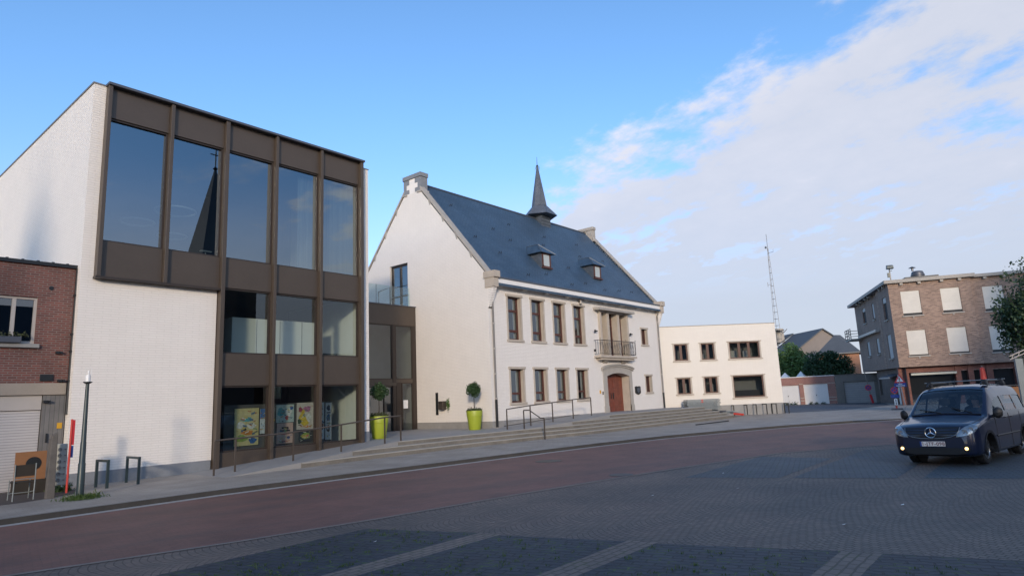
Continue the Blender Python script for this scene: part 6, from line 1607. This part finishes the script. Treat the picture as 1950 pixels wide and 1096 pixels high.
ed = [(0, 1), (1, 2), (2, 3), (3, 4), (4, 5), (5, 6), (6, 7), (2, 8), (8, 9), (9, 10), (10, 11), (2, 12), (12, 13), (13, 14), (14, 15), (0, 16), (16, 17), (0, 18), (18, 19)]
bd = skin_body('body', nd, ed, [M['skin'], M['shirt']], PER)
for p in bd.data.polygons:
    c = p.center
    p.material_index = 0 if (c.z > 1.26 or (c.x > x0 + .2 and c.z > .95)) else 1
m_ = MB(); m_.lathe((x0 - .02, y0, 1.44), [(.10, 0), (.108, .05), (.09, .1), (.04, .135), (.005, .14)], 16, 0, False); m_.build('hair', M['hair'], PER, local=True, smooth=True)

# ================================================================== behind the camera: what the glass reflects, a turret, an added shading row
def church(loc, w, eave, apex, label, nave=None):
    x, y = loc; t = thing('church', (x, y, 0), label, 'church')
    M.setdefault('church_brick', mat('church_brick', (.12, .085, .07), .85, 0, .15, .8))
    M.setdefault('spire_slate', mat('spire_slate', (.035, .04, .05), .6, 0, .15, 1))
    h = w / 2
    mb = MB(); mb.bx(x - h, x + h, y - h, y + h, 0, eave)
    mb.build('tower', M['church_brick'], t)
    mb = MB()
    for s in (-1, 1):
        for z in (eave - 4.2,):
            for o in (-.25, .25):
                mb.bx(x + w * o - .5, x + w * o + .5, y + s * h - .02 * (s < 0) - .02, y + s * h + .04, z, z + 2.8)
                mb.bx(x + s * h - .03, x + s * h + .03, y + w * o - .5, y + w * o + .5, z, z + 2.8)
    mb.build('belfry_louvres', M['room_dark'], t)
    mb = MB(); mb.lathe((x, y, 0), [(h * 1.12, eave), (h * .84, eave + 2.2), (.12, apex)], 8); mb.build('spire', M['spire_slate'], t)
    mb = MB(); mb.tube([(x, y, apex - .1), (x, y, apex + 2.6)], .07, 6); mb.tube([(x - .65, y, apex + 1.8), (x + .65, y, apex + 1.8)], .06, 6); mb.lathe((x, y, apex), [(.05, -.2), (.28, .1), (.05, .4)], 10); mb.build('cross', M['black_metal'], t)
    if nave:
        x0, x1, y0, y1, ze, zr = nave
        mb = MB(); mb.bx(x0, x1, y0, y1, 0, ze); mb.build('nave', M['church_brick'], t)
        mb = MB(); ym = (y0 + y1) / 2
        mb.face([(x0, y0, ze), (x1, y0, ze), (x1, ym, zr), (x0, ym, zr)]); mb.face([(x0, y1, ze), (x0, ym, zr), (x1, ym, zr), (x1, y1, ze)]); mb.face([(x0, y0, ze), (x0, ym, zr), (x0, y1, ze)]); mb.face([(x1, y0, ze), (x1, y1, ze), (x1, ym, zr)])
        mb.build('nave_roof', M['spire_slate'], t)
church((32.6, -28.4), 7.0, 16.4, 29.9, 'brick church with tall slate spire across the square, seen reflected in the library glass', (10.5, 29, -33.5, -23.5, 7.0, 12.5))
church((-16.3, 6.9), 3.4, 12.6, 17.4, 'slim brick turret with pointed roof far left, shading the library side wall')

td = V((-.743, -.669, 0)); tp = V((.669, -.743, 0))  # added row of unseen houses, placed and sized to shade the square and van
for i, (a, w, h, c) in enumerate(((-11, 7.5, 7.9, (.30, .14, .10)), (-3.4, 7, 8.2, (.42, .38, .32)), (3.7, 8, 10.4, (.26, .12, .09)), (11.8, 7.5, 10.6, (.45, .40, .36)), (19.4, 8, 7.8, (.22, .11, .085)))):
    o = td * 31 + tp * a; fr = Fr((o.x, o.y, 0), tp, -td)
    t = thing('town_house', tuple(o), ['red brick town house at the far left end of the terrace behind the square', 'cream town house second from the left in the terrace behind the square', 'dark red town house in the middle of the terrace behind the square', 'pale town house second from the right in the terrace behind the square', 'brown town house at the right end of the terrace behind the square'][i], 'house', 'town houses across the square')
    mb = MB(); mb.wall(fr, 0, w, 0, h, [(.8, 1.9, 3.3, 4.9), (w - 2.2, w - 1.1, 3.3, 4.9), (.8, 2.2, .9, 2.5), (w - 2.0, w - .9, .05, 2.4)], .2)
    mb.box(fr, 0, w, -9, -.25, 0, h); mb.build('wall', mat('town_house_wall', c, .85, 0, .1, 2), t)
    mb = MB(); mb.extr([fr.p(0, .3, h), fr.p(0, -9, h), fr.p(0, -4.4, h + 3.6)], tp * w); mb.build('roof', M['roof_tile'], t)
    for q in ((.8, 1.9, 3.3, 4.9), (w - 2.2, w - 1.1, 3.3, 4.9), (.8, 2.2, .9, 2.5)): window(t, fr, *q, .18, M['white_pvc'], M['glass_t'], [((q[0] + q[1]) / 2, .06)], (), .07)
    mb = MB(); mb.box(fr, w - 2.0, w - .9, -.2, -.12, .05, 2.4); mb.build('door', M['red_wood'], t)

for i, (x, w, h, c) in enumerate(((38, 9, 5.6, (.2, .1, .08)), (47.2, 8, 5.9, (.3, .27, .24)), (55.4, 9, 5.5, (.2, .12, .1)), (64.6, 9, 5.8, (.26, .2, .17)))):
    fr = Fr((x, -26, 0), (1, 0, 0), (0, 1, 0))
    t = thing('row_house', (x, -26, 0), ['red brick house next to the church, facing the town hall from across the square', 'pale house second from the church across the square', 'dark brick house third from the church across the square', 'brown house farthest from the church across the square'][i], 'house', 'houses beside the church')
    qs = [(.8, 1.9, 3.3, 4.9), (w - 2.2, w - 1.1, 3.3, 4.9), (.8, 2.4, .9, 2.5)]
    mb = MB(); mb.wall(fr, 0, w, 0, h, qs + [(w - 2.0, w - .9, .05, 2.4)], .2); mb.box(fr, 0, w, -9, -.25, 0, h); mb.build('wall', mat('row_house_wall', c, .85, 0, .1, 2), t)
    mb = MB(); mb.extr([fr.p(0, .3, h), fr.p(0, -9, h), fr.p(0, -4.4, h + 3.2)], (w, 0, 0)); mb.build('roof', M['roof_tile'], t)
    for q in qs: window(t, fr, *q, .18, M['white_pvc'], M['glass_t'], [((q[0] + q[1]) / 2, .06)], (), .07)
    mb = MB(); mb.box(fr, w - 2.0, w - .9, -.2, -.12, .05, 2.4); mb.build('door', M['red_wood'], t)

# ================================================================== camera
cam = bpy.data.cameras.new('camera'); co = bpy.data.objects.new('camera', cam); COL.objects.link(co); SC.camera = co
cam.sensor_width = 36; cam.sensor_fit = 'HORIZONTAL'; cam.lens = 1214.69 / 1950 * 36
cam.clip_start = .1; cam.clip_end = 4000
pt, rl, yw = R(9.92756), R(-2.562), R(50.13658)
f = V((sin(yw) * cos(pt), cos(yw) * cos(pt), sin(pt))); r = V((cos(yw), -sin(yw), 0)); u = r.cross(f)
r2 = r * cos(rl) + u * sin(rl); u2 = r * -sin(rl) + u * cos(rl)
co.matrix_world = Matrix(((r2.x, u2.x, -f.x, 0), (r2.y, u2.y, -f.y, 0), (r2.z, u2.z, -f.z, 1.95), (0, 0, 0, 1)))

# ================================================================== light
SUN_AZ, SUN_EL = 228.0, 14.0            # clockwise from +Y towards +X
W = bpy.data.worlds.new('World'); SC.world = W; W.use_nodes = True
N = NT(W.node_tree); N.n.clear()
sky = N.new('ShaderNodeTexSky', sky_type='NISHITA', sun_disc=False, sun_elevation=R(SUN_EL), sun_rotation=R(SUN_AZ), altitude=20, air_density=1.0, dust_density=.6, ozone_density=2.2)
tc = N.new('ShaderNodeTexCoord'); d_ = tc.outputs['Generated']
sx = N.new('ShaderNodeSeparateXYZ'); N.l.new(d_, sx.inputs[0])
dx, dy, dz = sx.outputs
az = N.math('ARCTAN2', dx, dy); el = N.math('ARCSINE', dz)          # radians, az from +Y to +X
azd = N.math('MULTIPLY', az, 180 / pi); eld = N.math('MULTIPLY', el, 180 / pi)
den = N.math('ADD', N.math('MAXIMUM', dz, 0.), .16)
cx = N.math('DIVIDE', dx, den); cy = N.math('DIVIDE', dy, den)
cv = N.new('ShaderNodeCombineXYZ'); N.l.new(cx, cv.inputs[0]); N.l.new(cy, cv.inputs[1])

al_ = N.math('ADD', N.math('MULTIPLY', cx, .31), N.math('MULTIPLY', cy, .95)); ac_ = N.math('SUBTRACT', N.math('MULTIPLY', cx, .95), N.math('MULTIPLY', cy, .31))
cw = N.new('ShaderNodeCombineXYZ'); N.l.new(N.math('MULTIPLY', al_, .85), cw.inputs[0]); N.l.new(N.math('MULTIPLY', ac_, 1.35), cw.inputs[1])
n1 = N.noise(cw.outputs[0], 2.9, 8, .6); n2 = N.noise(cv.outputs[0], 8., 6, .62); n3 = N.noise(vscale(N, cv.outputs[0], (1, 1, 1)), .5, 3, .5)
# a bank of cloud in the east, its upper edge climbing to the right
edge = N.math('SUBTRACT', eld, N.math('ADD', 21.6, N.math('MULTIPLY', N.math('SUBTRACT', azd, 60.), .37)))
bank = N.math('MULTIPLY', edge, -.095)
bank = N.math('MAXIMUM', N.math('MINIMUM', bank, .50), -.6)
m = N.math('ADD', bank, N.math('MULTIPLY', N.math('SUBTRACT', n1, .5), 2.0))
m = N.math('ADD', m, N.math('MULTIPLY', N.math('SUBTRACT', n2, .5), .8))
inaz = N.maprange(azd, 42, 55, 0, 1, True)
m = N.math('ADD', m, N.math('MULTIPLY', N.math('SUBTRACT', inaz, 1.), .8))
lowk = N.maprange(azd, 130, 170, 1, 0, True)
m = N.math('ADD', m, N.math('MULTIPLY', N.math('SUBTRACT', lowk, 1.), 1.0))
c1 = N.maprange(m, -.04, .46, 0, 1, True)
# thin broken clouds elsewhere in the sky (behind the camera, seen in the glass)
back = N.math('MULTIPLY', N.maprange(azd, -20, -90, 0, 1, True), 1.0)
back2 = N.maprange(azd, 120, 150, 0, 1, True)
c2 = N.math('MULTIPLY', N.math('MAXIMUM', back, back2), N.maprange(n1, .46, .7, 0, .4, True))
hz = N.math('MULTIPLY', N.maprange(eld, 7, 21, 1, 0, True), N.maprange(azd, 36, 62, .12, .93, True))
cov = N.math('MAXIMUM', N.math('MAXIMUM', N.math('MULTIPLY', c1, .9), c2), hz)
shade = N.math('MULTIPLY', N.math('ADD', N.math('ADD', N.math('MULTIPLY', N.math('SUBTRACT', n2, .4), 1.0), N.math('MULTIPLY', N.math('SUBTRACT', n1, .46), 1.9)), N.math('MULTIPLY', N.maprange(m, .0, .8, 1, .0), .62)), N.maprange(eld, 4, 20, .12, 1, True), clamp=True)
ccol = N.mix(shade, (CLO[0]), (CLO[1])) if False else N.mix(shade, (3.75, 4.1, 4.85), (6.0, 5.8, 6.1))
skyc = N.mix(1., sky.outputs[0], N.mix(N.maprange(eld, 10, 28, 0, 1, True), (1.46, 1.56, 1.95), (1.34, 1.70, 2.02)), 'MULTIPLY')
fin = N.mix(cov, skyc, ccol)
bg = N.new('ShaderNodeBackground', i_Strength=.15); N.l.new(fin, bg.inputs[0])
ow = N.new('ShaderNodeOutputWorld'); N.l.new(bg.outputs[0], ow.inputs[0])
sl = bpy.data.lights.new('sun', 'SUN'); so = bpy.data.objects.new('sun', sl); COL.objects.link(so)
sl.energy = 2.6; sl.angle = R(5.0); sl.color = (1., .81, .61)
a, e = R(SUN_AZ), R(SUN_EL); sd = V((sin(a) * cos(e), cos(a) * cos(e), sin(e)))
so.rotation_euler = (-sd).to_track_quat('-Z', 'Y').to_euler(); so.location = (-20, -10, 40)
SC.view_settings.view_transform = 'Standard'; SC.view_settings.look = 'None'; SC.view_settings.exposure = 0.0; SC.view_settings.gamma = 1
SC.view_settings.use_curve_mapping = False
SC.cycles.max_bounces = 8; SC.cycles.transparent_max_bounces = 16; SC.cycles.glossy_bounces = 4; SC.cycles.diffuse_bounces = 3
SC.cycles.caustics_reflective = False; SC.cycles.caustics_refractive = False
